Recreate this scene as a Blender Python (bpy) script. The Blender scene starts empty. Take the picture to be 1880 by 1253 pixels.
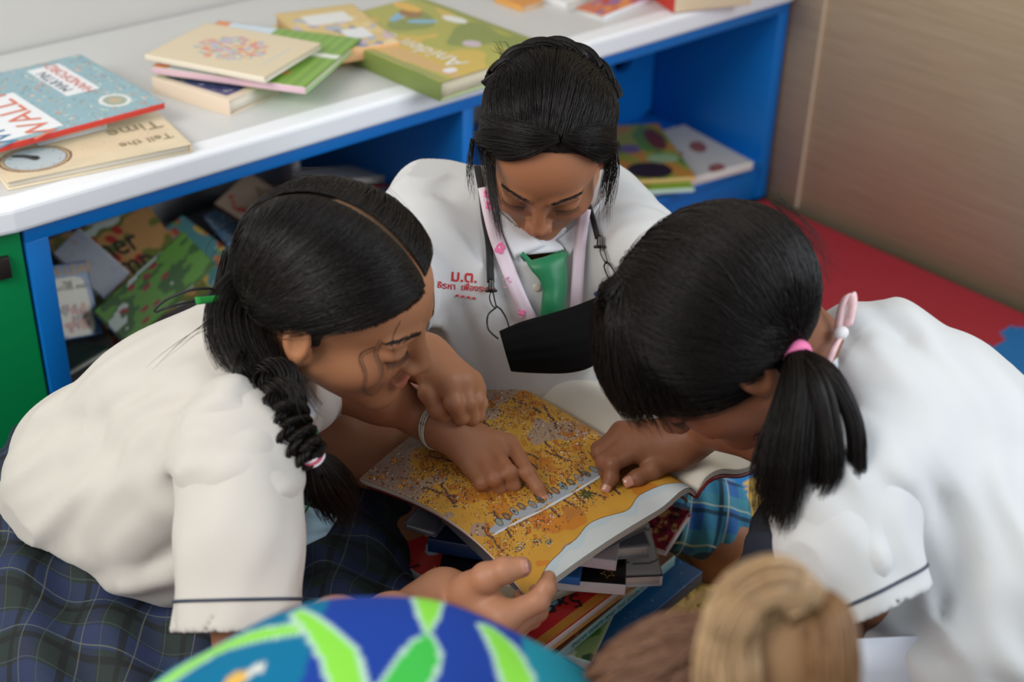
import bpy, math, random
import numpy as np
from mathutils import Vector, Matrix
rng = np.random.default_rng(7)
random.seed(7)
SC = bpy.context.scene
COL = SC.collection
# ---------------------------------------------------------------- camera
F, H = 2611.0, 1.35
_p, _y, _r = math.radians(31.3), math.radians(47.8), math.radians(1.6)
_fh = np.array([math.cos(_y), math.sin(_y), 0]); _rt = np.array([math.sin(_y), -math.cos(_y), 0]); _Z = np.array([0, 0, 1.0])
FW = _fh*math.cos(_p) - _Z*math.sin(_p)
_up = _fh*math.sin(_p) + _Z*math.cos(_p)
RT = _rt*math.cos(_r) + _up*math.sin(_r)
UP = _up*math.cos(_r) - _rt*math.sin(_r)
CAM = np.array([0, 0, H])
cd = bpy.data.cameras.new('camera'); cam = bpy.data.objects.new('camera', cd); COL.objects.link(cam)
cd.sensor_width = 36; cd.lens = F/1880*36; cd.clip_start = .05
cam.matrix_world = Matrix([[RT[i], UP[i], -FW[i], CAM[i]] for i in range(3)] + [[0, 0, 0, 1]])
cd.dof.use_dof = True; cd.dof.focus_distance = 1.66; cd.dof.aperture_fstop = 3.1
SC.camera = cam
# ---------------------------------------------------------------- light, exposure
w = bpy.data.worlds.new('room_light'); SC.world = w; w.use_nodes = True
w.node_tree.nodes['Background'].inputs[0].default_value = (.86, .92, 1.0, 1)
w.node_tree.nodes['Background'].inputs[1].default_value = .56
def area(name, loc, target, sx, sy, power, col):
    l = bpy.data.lights.new(name, 'AREA'); l.shape = 'RECTANGLE'; l.size = sx; l.size_y = sy; l.energy = power; l.color = col
    o = bpy.data.objects.new(name, l); COL.objects.link(o); o.location = loc
    o.rotation_euler = (Vector(target)-Vector(loc)).to_track_quat('-Z', 'Y').to_euler(); return o
area('window_daylight', (2.22, -.75, 1.75), (.9, 1.2, .35), 1.7, 1.3, 44, (.86, .93, 1.0))
area('left_fill_light', (-1.3, 1.2, 2.2), (1.6, 1.5, .3), 1.6, 1.2, 58, (1.0, .96, .90))  # unseen fill lamp, added at left to brighten the wood panel and back wall
vs = SC.view_settings; vs.view_transform = 'Standard'; vs.look = 'None'; vs.gamma = 1; vs.exposure = 0.0; vs.use_curve_mapping = False

# ---------------------------------------------------------------- helpers: rays, tags, meshes
def ray(x, y): return FW + RT*(x-940)/F + UP*(626.5-y)/F
def W(x, y, d): return CAM + ray(x, y)*d
def Pz(x, y, z): r = ray(x, y); return CAM + r*((z-H)/r[2])
def Py(x, y, Y): r = ray(x, y); return CAM + r*((Y-CAM[1])/r[1])
def A(*v): return np.array(v, float)
def nrm(v): v = np.asarray(v, float); return v/(np.linalg.norm(v, axis=-1, keepdims=True)+1e-12)
def lin(c):
    c = np.asarray(c, float)/255.; return np.where(c <= .04045, c/12.92, ((c+.055)/1.055)**2.4)
def mk(name, V, Fc, mat, parent=None, smooth=True, col=None, attrs=None, uv=None):
    V = np.asarray(V, np.float32); me = bpy.data.meshes.new(name)
    if isinstance(Fc, np.ndarray):
        me.vertices.add(len(V)); me.vertices.foreach_set('co', V.ravel())
        n, k = Fc.shape; me.loops.add(n*k); me.loops.foreach_set('vertex_index', Fc.astype(np.int32).ravel())
        me.polygons.add(n); me.polygons.foreach_set('loop_start', np.arange(0, n*k, k, dtype=np.int32))
        me.polygons.foreach_set('loop_total', np.full(n, k, np.int32)); me.update(calc_edges=True); me.validate()
    else: me.from_pydata([tuple(map(float, v)) for v in V], [], Fc); me.update()
    if smooth: me.polygons.foreach_set('use_smooth', np.ones(len(me.polygons), bool))
    if col is not None:
        c = np.ones((len(V), 4), np.float32); c[:, :3] = col
        a = me.color_attributes.new('tint', 'FLOAT_COLOR', 'POINT'); a.data.foreach_set('color', c.ravel())
    for k_, v_ in (attrs or {}).items():
        a = me.attributes.new(k_, 'FLOAT', 'POINT'); a.data.foreach_set('value', np.asarray(v_, np.float32))
    if uv is not None:
        a = me.attributes.new('plan', 'FLOAT_VECTOR', 'POINT'); q = np.zeros((len(V), 3), np.float32); q[:, :uv.shape[1]] = uv; a.data.foreach_set('vector', q.ravel())
    if mat: me.materials.append(mat)
    o = bpy.data.objects.new(name, me); COL.objects.link(o)
    if parent is not None: o.parent = parent; o.matrix_parent_inverse = parent_inv(parent)
    return o
def parent_inv(p):
    m = Matrix.Translation(p.location) if p.parent is None else Matrix.Translation(p.location)
    q = p
    M = Matrix.Identity(4)
    chain = []
    while q is not None: chain.append(q); q = q.parent
    for q in reversed(chain): M = M @ q.matrix_parent_inverse @ Matrix.Translation(q.location)
    return M.inverted()
def thing(name, label, cat, loc=(0, 0, 0), group=None):
    o = bpy.data.objects.new(name, None); COL.objects.link(o); o.location = Vector([float(a) for a in loc]); o.empty_display_size = .03
    o['label'] = label; o['category'] = cat
    if group: o['group'] = group
    return o
def tag(o, label, cat, group=None):
    o['label'] = label; o['category'] = cat
    if group: o['group'] = group
    return o
def struct(o): o['kind'] = 'structure'; return o

# ---------------------------------------------------------------- materials
MATS = {}
def mat(name, rgb=(200, 200, 200), rough=.6, tint=False, bump=0, bscale=200, var=0, vscale=8, metal=0, sheen=0, coat=0, spec=.5, sss=0, srgb=True, bstretch=None):
    if name in MATS: return MATS[name]
    m = bpy.data.materials.new(name); m.use_nodes = True; nt = m.node_tree; N = nt.nodes; L = nt.links; b = N['Principled BSDF']
    c = tuple(lin(rgb)) if srgb else rgb
    b.inputs['Base Color'].default_value = (*c, 1); b.inputs['Roughness'].default_value = rough; b.inputs['Metallic'].default_value = metal
    b.inputs['Specular IOR Level'].default_value = spec
    if coat: b.inputs['Coat Weight'].default_value = coat; b.inputs['Coat Roughness'].default_value = .15
    if sheen: b.inputs['Sheen Weight'].default_value = sheen; b.inputs['Sheen Roughness'].default_value = .5
    if sss: b.inputs['Subsurface Weight'].default_value = sss; b.inputs['Subsurface Radius'].default_value = (.012, .005, .003); b.inputs['Subsurface Scale'].default_value = 1.0
    src = None
    if tint:
        a = N.new('ShaderNodeVertexColor'); a.layer_name = 'tint'; src = a.outputs[0]
    g = N.new('ShaderNodeNewGeometry')
    if var:
        n = N.new('ShaderNodeTexNoise'); n.inputs['Scale'].default_value = vscale; n.inputs['Detail'].default_value = 4; L.new(g.outputs['Position'], n.inputs['Vector'])
        mx = N.new('ShaderNodeMix'); mx.data_type = 'RGBA'; mx.blend_type = 'MULTIPLY'; mx.inputs[0].default_value = 1
        r = N.new('ShaderNodeMapRange'); r.inputs[3].default_value = 1-var; r.inputs[4].default_value = 1+var; L.new(n.outputs[0], r.inputs[0])
        cc = N.new('ShaderNodeCombineColor'); [L.new(r.outputs[0], cc.inputs[i]) for i in range(3)]
        if src: L.new(src, mx.inputs[6])
        else: mx.inputs[6].default_value = (*c, 1)
        L.new(cc.outputs[0], mx.inputs[7]); src = mx.outputs[2]
    if src: L.new(src, b.inputs['Base Color'])
    if bump:
        n = N.new('ShaderNodeTexNoise'); n.inputs['Scale'].default_value = bscale; n.inputs['Detail'].default_value = 3
        if bstretch:
            mp = N.new('ShaderNodeMapping'); mp.inputs['Scale'].default_value = bstretch; L.new(g.outputs['Position'], mp.inputs[0]); L.new(mp.outputs[0], n.inputs['Vector'])
        else: L.new(g.outputs['Position'], n.inputs['Vector'])
        bp = N.new('ShaderNodeBump'); bp.inputs['Strength'].default_value = bump; bp.inputs['Distance'].default_value = .002
        L.new(n.outputs[0], bp.inputs['Height']); L.new(bp.outputs[0], b.inputs['Normal'])
    MATS[name] = m; return m
def mth(nt, op, a, b=None, c=None):
    n = nt.nodes.new('ShaderNodeMath'); n.operation = op
    for i, v in enumerate((a, b, c)):
        if v is None: continue
        if isinstance(v, (int, float)): n.inputs[i].default_value = v
        else: nt.links.new(v, n.inputs[i])
    return n.outputs[0]
def plaid(name, base, stripes, rough=.8):
    """woven check: every stripe is (axis, period, offset, width, colour, strength) on the cloth's own plan coordinates"""
    m = mat(name, base, rough, bump=.25, bscale=900); nt = m.node_tree; N = nt.nodes; L = nt.links; b = N['Principled BSDF']
    at = N.new('ShaderNodeAttribute'); at.attribute_name = 'plan'; sp = N.new('ShaderNodeSeparateXYZ'); L.new(at.outputs['Vector'], sp.inputs[0])
    cur = None
    for ax, per, off, wd, colr, st in stripes:
        f = mth(nt, 'PINGPONG', mth(nt, 'ADD', sp.outputs[ax], off+100*per), per/2)
        k = mth(nt, 'MULTIPLY', mth(nt, 'LESS_THAN', f, wd/2), st)
        mx = N.new('ShaderNodeMix'); mx.data_type = 'RGBA'; L.new(k, mx.inputs[0])
        if cur: L.new(cur, mx.inputs[6])
        else: mx.inputs[6].default_value = (*lin(base), 1)
        mx.inputs[7].default_value = (*lin(colr), 1); cur = mx.outputs[2]
    L.new(cur, b.inputs['Base Color']); return m

# ---------------------------------------------------------------- implicit surfaces (organic shapes) + surface nets
def seg_t(P, a, b):
    ab = b-a; t = np.clip(((P-a)@ab)/(ab@ab+1e-12), 0, 1); return t, np.linalg.norm(P-a-t[:, None]*ab, axis=1)
def prim(P, q):
    if q[0] in 'cC': t, d = seg_t(P, q[1], q[2]); return d-(q[3]+(q[4]-q[3])*t)
    if q[0] in 'eE':
        v = P-q[1]
        if q[3] is not None: v = v@q[3]
        R = np.asarray(q[2]); k0 = np.linalg.norm(v/R, axis=1); k1 = np.linalg.norm(v/R/R, axis=1); return k0*(k0-1)/(k1+1e-9)
def ev(prims, P):
    f = np.full(len(P), 9.0)
    for q in prims:
        o = q[0]
        if o in 'ce':
            g = prim(P, q); k = q[-1]; h = np.maximum(k-np.abs(f-g), 0)/k; f = np.minimum(f, g)-h*h*k*.25
        elif o in 'CE':      # carve
            g = -prim(P, q); k = q[-1]; h = np.maximum(k-np.abs(f-g), 0)/k; f = np.maximum(f, g)+h*h*k*.25
        elif o == 'h':
            g = (P-q[1])@nrm(q[2]); k = q[3]; h = np.maximum(k-np.abs(f-g), 0)/k; f = np.maximum(f, g)+h*h*k*.25
        elif o == 'g':       # crease (+) or ridge (-)
            pts = q[1]; d = np.full(len(P), 9.0)
            for i in range(len(pts)-1): d = np.minimum(d, seg_t(P, pts[i], pts[i+1])[1])
            f = f+q[3]*np.exp(-(d/q[2])**2)
        elif o == 'n':       # soft cloth undulation (dir, wavelength, amplitude, phase)
            f = f+q[3]*np.sin((P@nrm(q[1]))*2*np.pi/q[2]+q[4]+1.3*np.sin(P@A(9, 7, 11)+q[4]))
        elif o == 'w':       # draped folds: (origin, along, scale, amp, radius, seed)
            r_ = np.random.default_rng(q[6]); a_ = nrm(q[2]); v = P-q[1]; al = v@a_; pe = v-np.outer(al, a_); b1 = nrm(np.cross(a_, A(.31, .52, .79))); b2 = np.cross(a_, b1)
            X = pe@b1/q[3]; Y = pe@b2/q[3]; T_ = al/(q[3]*3.2); X = X+.35*np.sin(T_*5+q[6])+.2*np.sin(T_*9+Y*3); s_ = 0
            for k_ in range(5):
                c_ = r_.normal(0, 1, 3)*A(3.2, 3.2, 1.6)*(1+.45*k_); s_ = s_+np.sin(X*c_[0]+Y*c_[1]+T_*c_[2]+r_.uniform(0, 6))/(1+.5*k_)
            s_ = s_/2.2; s_ = np.sign(s_)*np.abs(s_)**1.3; f = f-q[4]*s_*np.exp(-(np.linalg.norm(v, axis=1)/q[5])**4)
    return f
def bounds(prims):
    lo = A(9, 9, 9); hi = -lo
    for q in prims:
        if q[0] == 'c':
            for p, r in ((q[1], q[3]), (q[2], q[4])): lo = np.minimum(lo, p-r); hi = np.maximum(hi, p+r)
        if q[0] == 'e': r = max(q[2]); lo = np.minimum(lo, q[1]-r); hi = np.maximum(hi, q[1]+r)
    return lo-.008, hi+.008
def snet(prims, h, lo=None, hi=None):
    if lo is None: lo, hi = bounds(prims)
    B = 8; nb = np.maximum(np.ceil((hi-lo)/h/B).astype(int), 1); n = nb*B
    cs = [lo[i]+(np.arange(nb[i])+.5)*B*h for i in range(3)]
    Cc = np.stack(np.meshgrid(*cs, indexing='ij'), -1).reshape(-1, 3); fc = ev(prims, Cc).reshape(nb)
    act = np.abs(fc) < B*h*.87*1.35+.006
    Fv = np.repeat(np.repeat(np.repeat(np.sign(fc), B, 0), B, 1), B, 2).astype(np.float32); am = np.repeat(np.repeat(np.repeat(act, B, 0), B, 1), B, 2)
    idx = np.argwhere(am); Fv[am] = ev(prims, lo+idx*h)
    Fv[0] = Fv[-1] = 1; Fv[:, 0] = Fv[:, -1] = 1; Fv[:, :, 0] = Fv[:, :, -1] = 1
    ins = Fv < 0; sm = np.zeros(np.array(ins.shape)-1, np.int8); offs = [(i, j, k) for i in (0, 1) for j in (0, 1) for k in (0, 1)]
    nx, ny, nz = sm.shape
    for i, j, k in offs: sm += ins[i:nx+i, j:ny+j, k:nz+k]
    cell = np.argwhere((sm > 0) & (sm < 8)); vid = np.full(sm.shape, -1, np.int64); vid[tuple(cell.T)] = np.arange(len(cell))
    cv = np.stack([Fv[cell[:, 0]+i, cell[:, 1]+j, cell[:, 2]+k] for i, j, k in offs], 1)
    acc = np.zeros((len(cell), 3)); cnt = np.zeros(len(cell))
    for a in range(8):
        for b in range(a+1, 8):
            da = np.array(offs[a]); db = np.array(offs[b])
            if np.abs(da-db).sum() != 1: continue
            va, vb = cv[:, a], cv[:, b]; m = (va < 0) != (vb < 0); t = np.where(m, va/(va-vb+1e-12), 0)
            acc += np.where(m[:, None], da+t[:, None]*(db-da), 0); cnt += m
    V = lo+(cell+acc/cnt[:, None])*h; Q = []
    for ax in range(3):
        s = [slice(0, -1) if i == ax else slice(1, -1) for i in range(3)]; s2 = [slice(1, None) if i == ax else slice(1, -1) for i in range(3)]
        a_ = ins[tuple(s)]; b_ = ins[tuple(s2)]; e = np.argwhere(a_ != b_); flip = a_[tuple(e.T)]
        e = e+np.array([0 if i == ax else 1 for i in range(3)]); u, v = [(1, 2), (2, 0), (0, 1)][ax]
        du = np.zeros(3, int); du[u] = 1; dv = np.zeros(3, int); dv[v] = 1
        q = np.stack([vid[tuple((e-du-dv).T)], vid[tuple((e-dv).T)], vid[tuple(e.T)], vid[tuple((e-du).T)]], 1)
        q = np.where(flip[:, None], q, q[:, ::-1]); Q.append(q)
    Q = np.concatenate(Q); Q = Q[(Q >= 0).all(1)]; return V, Q
def normals_of(prims, P, e=.0015):
    g = np.stack([ev(prims, P+d)-ev(prims, P-d) for d in np.eye(3)*e], 1); return nrm(g)
def hit(prims, px, py, d0=.9, d1=2.6):
    """points where camera rays meet an implicit body, to lay cloth and cords on it"""
    px = np.atleast_1d(np.asarray(px, float)); py = np.atleast_1d(np.asarray(py, float))
    R_ = np.stack([ray(a, b) for a, b in zip(px, py)]); d = np.full(len(px), d0)
    for _ in range(90): d = np.minimum(d+ev(prims, CAM+R_*d[:, None])*.8, d1)
    return CAM+R_*d[:, None]
def joinm(parts):
    V = []; Q = []; o = 0
    for v, q in parts: V.append(v); Q.append(q+o); o += len(v)
    return np.concatenate(V), np.concatenate(Q)

# ---------------------------------------------------------------- sheets, tubes, strands, text
def sheet(G, th=.0012):
    """solid sheet from a (n,m,3) grid of points"""
    G = np.asarray(G, float); n, m = G.shape[:2]
    du = np.gradient(G, axis=0); dv = np.gradient(G, axis=1); N_ = nrm(np.cross(du, dv))
    V = np.concatenate([(G+N_*th/2).reshape(-1, 3), (G-N_*th/2).reshape(-1, 3)]); i = np.arange(n*m).reshape(n, m); o = n*m
    q = np.stack([i[:-1, :-1], i[1:, :-1], i[1:, 1:], i[:-1, 1:]], -1).reshape(-1, 4); Q = [q, (q+o)[:, ::-1]]
    for a in (i[0], i[-1][::-1], i[:, 0][::-1], i[:, -1]):
        Q.append(np.stack([a[:-1], a[1:], a[1:]+o, a[:-1]+o], -1))
    return V, np.concatenate(Q)
def bil(c, n, m):
    """bilinear grid between four corner points c00,c10,c11,c01"""
    u = np.linspace(0, 1, n)[:, None, None]; v = np.linspace(0, 1, m)[None, :, None]; c = [np.asarray(k, float) for k in c]
    return c[0]*(1-u)*(1-v)+c[1]*u*(1-v)+c[2]*u*v+c[3]*(1-u)*v
def spline(P, n):
    P = np.asarray(P, float); k = len(P); t = np.linspace(0, k-1, n); i = np.clip(t.astype(int), 0, k-2); f = (t-i)[:, None]
    p0 = P[np.maximum(i-1, 0)]; p1 = P[i]; p2 = P[i+1]; p3 = P[np.minimum(i+2, k-1)]
    return .5*(2*p1+(p2-p0)*f+(2*p0-5*p1+4*p2-p3)*f**2+(3*p1-p0-3*p2+p3)*f**3)
def tubes(paths, rad, sides=3, taper=True):
    """(N,K,3) paths -> thin tapering tubes"""
    P = np.asarray(paths, float); N_, K = P.shape[:2]
    T = nrm(np.gradient(P, axis=1)); ref = nrm(np.where(np.abs(T[..., 2:3]) > .9, A(1, 0, 0), A(0, 0, 1))+0*T)
    S = nrm(np.cross(T, ref)); U_ = np.cross(S, T); r = np.broadcast_to(np.asarray(rad, float), (N_,))[:, None]*np.ones((1, K))
    if taper: r = r*np.sqrt(np.clip(np.linspace(1.0, .03, K), 0, 1))[None]
    ang = np.arange(sides)*2*np.pi/sides
    V = (P[:, :, None]+r[:, :, None, None]*(np.cos(ang)[None, None, :, None]*S[:, :, None]+np.sin(ang)[None, None, :, None]*U_[:, :, None]))
    i = np.arange(N_*K*sides).reshape(N_, K, sides); j = np.roll(i, -1, 2)
    Q = np.stack([i[:, :-1], j[:, :-1], j[:, 1:], i[:, 1:]], -1).reshape(-1, 4); return V.reshape(-1, 3), Q
def tube1(pts, r, n=40, sides=8, closed_taper=False): return tubes(spline(pts, n)[None], r, sides, closed_taper)
def stroke_text(s, size, bold=0):
    c = bpy.data.curves.new('t', 'FONT'); c.body = s; c.size = size; c.offset = bold*size; c.align_x = 'CENTER'; c.align_y = 'CENTER'; c.resolution_u = 3
    o = bpy.data.objects.new('t', c); COL.objects.link(o); dg = bpy.context.evaluated_depsgraph_get(); me = bpy.data.meshes.new_from_object(o.evaluated_get(dg))
    V = np.array([v.co[:] for v in me.vertices]).reshape(-1, 3); Fc = [list(p.vertices) for p in me.polygons]
    bpy.data.objects.remove(o); bpy.data.curves.remove(c); bpy.data.meshes.remove(me); return V, Fc
def text(s, size, org, ux, uy, m, parent, name='lettering', lift=.0005, stretch=1.0, wrap=None, bold=0):
    V, Fc = stroke_text(s, size, bold)
    if len(V) == 0: return None
    ux = nrm(ux); uy = nrm(np.asarray(uy)-ux*(ux@uy)); n = np.cross(ux, uy)
    if n@(CAM-org) < 0: n = -n
    Wv = org+V[:, :1]*stretch*ux+V[:, 1:2]*uy+n*lift
    if wrap is not None:
        for _ in range(30): Wv = Wv-n*((ev(wrap, Wv)[:, None]-lift)*.8)
    return mk(name, Wv, Fc, m, parent, smooth=False)
def boxm(lo, hi):
    x0, y0, z0 = lo; x1, y1, z1 = hi
    V = [(x, y, z) for x in (x0, x1) for y in (y0, y1) for z in (z0, z1)]
    return np.array(V, float), np.array([(0, 1, 3, 2), (4, 6, 7, 5), (0, 4, 5, 1), (2, 3, 7, 6), (0, 2, 6, 4), (1, 5, 7, 3)])
def bevel(o, wd=.003, seg=2):
    b = o.modifiers.new('bevel', 'BEVEL'); b.width = wd; b.segments = seg; b.limit_method = 'ANGLE'; return o
def box(name, lo, hi, m, parent=None, bv=.002): return bevel(mk(name, *boxm(lo, hi), m, parent, smooth=False), bv)
def prism(poly, z0, z1):
    n = len(poly); V = [(*p, z0) for p in poly]+[(*p, z1) for p in poly]
    return V, [list(range(n))[::-1], list(range(n, 2*n))]+[[i, (i+1) % n, n+(i+1) % n, n+i] for i in range(n)]
# ================================================================ THE ROOM
m_wall = mat('painted_wall', (246, 243, 238), .8, bump=.05, bscale=60)
def wood_mat():
    m = mat('pale_wood_panel', (178, 150, 122), .45); nt = m.node_tree; N = nt.nodes; L = nt.links; b = N['Principled BSDF']
    g = N.new('ShaderNodeNewGeometry'); mp = N.new('ShaderNodeMapping'); mp.inputs['Scale'].default_value = (1, 2.2, 55); mp.inputs['Rotation'].default_value = (math.radians(3), 0, 0)
    n = N.new('ShaderNodeTexNoise'); n.inputs['Scale'].default_value = 2.2; n.inputs['Detail'].default_value = 6; n.inputs['Distortion'].default_value = .6
    L.new(g.outputs['Position'], mp.inputs[0]); L.new(mp.outputs[0], n.inputs['Vector'])
    cr = N.new('ShaderNodeValToRGB'); cr.color_ramp.elements[0].position = .3; cr.color_ramp.elements[0].color = (*lin((206, 186, 150)), 1)
    cr.color_ramp.elements[1].position = .7; cr.color_ramp.elements[1].color = (*lin((222, 204, 168)), 1); L.new(n.outputs[0], cr.inputs[0]); L.new(cr.outputs[0], b.inputs['Base Color']); return m
m_wood = wood_mat()
struct(mk('floor', *boxm((-2.2, -2.2, -.03), (2.34, 2.36, 0)), mat('grey_floor', (120, 112, 104), .6, var=.1), smooth=False))
struct(mk('wall_back', *boxm((-2.2, 2.30, 0), (2.34, 2.36, 2.6)), m_wall, smooth=False))
wr = struct(mk('wall_right', *boxm((2.325, .45, 0), (2.40, 2.36, 2.6)), m_wood, smooth=False))
struct(box('trim_1', (2.321, 1.655, .012), (2.3262, 1.661, 2.6), mat('panel_seam', (206, 184, 158), .5), bv=0.0005))
# foam mats, jigsaw edges
def jig_edge(p, q, sgn):
    """points from p to q (q excluded) with interlocking teeth"""
    p = A(*p); q = A(*q); L_ = np.linalg.norm(q-p); u = (q-p)/L_; n = A(u[1], -u[0])*sgn; k = 12; s = L_/k; out = []
    for i in range(k):
        a = i*s; h = .011 if i % 2 else -.011
        for t, o in ((.16, 0), (.04, .6), (.12, 1), (.5, 1.0), (.88, 1), (.96, .6), (.84, 0)): out.append(p+u*(a+t*s)+n*h*o)
    return out
def foam(x, y, sx, sy, colr, lab, rows='nesw', bumps=False):
    c = [(x, y), (x+sx, y), (x+sx, y+sy), (x, y+sy)]; poly = []
    for i, k in enumerate('senw'):
        a, b = c[i], c[(i+1) % 4]; 
        if k in rows: poly += jig_edge(a, b, 1) if k in 'se' else [t for t in jig_edge(b, a, 1)][::-1]
        else: poly.append(A(*a))
    poly = [tuple(p) for p in poly]
    t = .012; V, Fc = prism(poly, 0.0, t)
    V = [(*v,) for v in V]
    cm = mat('foam_%d_%d_%d' % colr, colr, .7, bump=1.0, bscale=170, var=.10, vscale=90)
    o = mk('foam_mat', V, Fc, cm, None, smooth=False); o['label'] = lab; o['category'] = 'foam mat'; o['group'] = 'interlocking foam floor mats'
    if bumps:
        vs_, fs_ = [], []; k = 0
        for i in range(int(sx/.026)):
            for j in range(int(sy/.026)):
                cx = x+.016+i*.026; cy = y+.016+j*.026
                if cx > x+sx-.012 or cy > y+sy-.012: continue
                a = math.radians(45 if (i+j) % 2 else -45); b0 = len(vs_)
                for r_, z in ((1, 0), (.82, .0018), (.45, .0028)):
                    for q in range(10):
                        th = q*.6283; ex = .0105*r_*math.cos(th); ey = .0062*r_*math.sin(th); vs_.append((cx+ex*math.cos(a)-ey*math.sin(a), cy+ex*math.sin(a)+ey*math.cos(a), t+z-.0002))
                for r_ in (0, 1):
                    for q in range(10): fs_.append([b0+r_*10+q, b0+r_*10+(q+1) % 10, b0+r_*10+10+(q+1) % 10, b0+r_*10+10+q])
                fs_.append([b0+20+q for q in range(10)])
        d = mk('raised_tread', vs_, fs_, cm, o); d['kind'] = 'stuff'
    return o
RED, BLU, YEL = (160, 36, 46), (24, 104, 160), (224, 184, 98)
foam(1.67, 1.07, .63, .66, RED, 'red foam mat with jigsaw edge in the corner between shelf and wood wall', 'sw')
foam(1.67, .47, .63, .60, BLU, 'blue foam mat meeting the red one beside the wood wall', 'nsw')
foam(1.07, 1.07, .60, .66, (30, 128, 196), 'bright blue foam mat glimpsed beyond the yellow mat by the plaid knee', 'esw')
foam(1.07, .47, .60, .60, YEL, 'yellow foam mat with raised oval tread beside the book pile', 'nesw', True)
foam(.47, 1.07, .60, .66, (40, 60, 90), 'dark blue foam mat under the girl with the braid', 'esw')
foam(.47, .47, .60, .60, RED, 'red foam mat under the near edge of the book pile', 'nesw')
foam(-.13, 1.07, .60, .66, (20, 66, 120), 'blue foam mat at the left edge beside the plaid skirt', 'es')

# ---------------------------------------------------------------- low bookshelf
m_blue = mat('blue_laminate', (8, 112, 194), .38, bump=.05, bscale=500)
m_top = mat('white_laminate', (208, 208, 206), .32, var=.03, vscale=5)
m_edge = mat('white_edge_band', (240, 242, 246), .4)
X0, X1, YF, YB, ZT = .667, 2.318, 1.74, 2.27, .492
shelf = thing('bookshelf', 'low blue bookshelf with a white top standing against the back wall', 'bookshelf', (1.5, 2.0, 0))
# top: a white slab with its left end cut on the slant, joining the green cabinet
tp = [(-.4, 2.0), (-.4, 1.93), (X0-.014, YF-.012), (X1, YF-.012), (X1, 2.298), (-.4, 2.298)]
V, Fc = prism(tp, .452, ZT); bevel(mk('shelf_top', V, Fc, m_edge, shelf, smooth=False), .008, 3)
tq = [(-.4, 2.02), (-.4, 1.965), (X0+.003, YF+.028), (X1-.01, YF+.028), (X1-.01, 2.29), (-.4, 2.29)]
V, Fc = prism(tq, ZT-.001, ZT+.0006); mk('top_surface', V, Fc, m_top, shelf, smooth=False)
box('top_rail', (X0, YF, .428), (X1, YF+.02, .453), m_blue, shelf, .002)
box('end_panel', (X0, YF, 0.012), (X0+.034, 2.12, .43), m_blue, shelf)
box('end_panel', (X1-.03, YF, 0.012), (X1, 2.27, .43), m_blue, shelf)
box('divider', (1.452, YF+.002, .11), (1.476, 2.26, .43), m_blue, shelf)
box('bottom_board', (X0+.034, YF+.001, .085), (1.452, 2.27, .105), mat('grey_laminate', (110, 104, 102), .5), shelf)
box('bottom_board', (1.476, YF+.001, .085), (X1-.03, 2.27, .105), m_blue, shelf)
box('front_strip', (X0+.034, YF-.0005, .083), (1.452, YF+.003, .107), m_blue, shelf, .0005)
box('plinth', (X0+.034, YF+.004, .012), (X1-.03, YF+.022, .086), m_blue, shelf)
# back board of the right bay with a rounded slot
def slot_board():
    x0, x1, z0, z1 = 1.98, 2.285, .105, .452; y = 2.07; c = (2.185, .315); rx, rz = .032, .085
    n = 40; out = []; inn = []
    for i in range(n):
        t = 2*math.pi*i/n; cs, sn = math.cos(t), math.sin(t)
        inn.append((c[0]+rx*math.copysign(abs(cs)**.6, cs), c[1]+rz*math.copysign(abs(sn)**.5, sn)))
        s = min((x1-c[0] if cs > 0 else c[0]-x0)/(abs(cs)+1e-6), (z1-c[1] if sn > 0 else c[1]-z0)/(abs(sn)+1e-6)); out.append((c[0]+s*cs, c[1]+s*sn))
    V = [(a, y+d, b) for d in (0, .018) for R_ in (out, inn) for a, b in R_]
    Fc = []
    for i in range(n):
        j = (i+1) % n; Fc += [[i, j, n+j, n+i], [2*n+i, 3*n+i, 3*n+j, 2*n+j], [n+i, n+j, 3*n+j, 3*n+i], [i, 2*n+i, 2*n+j, j]]
    mk('slotted_back_board', V, Fc, m_blue, shelf, smooth=False)
slot_board()
# green cabinet at the left, turned outward
gc = thing('cabinet', 'dark green cabinet at the left end of the blue bookshelf', 'cabinet', (.3, 1.8, 0))
gp = [(X0-.004, YF+.004), (X0-.004, 2.26), (-.4, 2.26), (-.4, 1.955)]
V, Fc = prism(gp[::-1], .012, .4515); bevel(mk('cabinet_body', V, Fc, mat('green_laminate', (0, 132, 72), .4, bump=.05, bscale=400), gc, smooth=False), .002)
hp = Py(0, 484, 1.83)
# small dark latch on the green door
V, Q = boxm((-.012, -.006, -.016), (.012, .004, .016)); hq = A(.648, 1.74, .0)
fdir = nrm(A(-.4-X0, 1.955-YF, 0)); r0 = ray(2, 492); nrml = A(fdir[1], -fdir[0], 0); 
t_ = ((A(X0, YF, 0)-CAM)@nrml)/(r0@nrml); hp = CAM+r0*t_
if nrml@(CAM-hp) < 0: nrml = -nrml
V = hp+V[:, :1]*fdir+V[:, 1:2]*-nrml+V[:, 2:]*A(0, 0, 1)
bevel(mk('door_latch', V, Q, mat('dark_metal', (60, 52, 50), .4, metal=.6), gc, smooth=False), .001)

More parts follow.
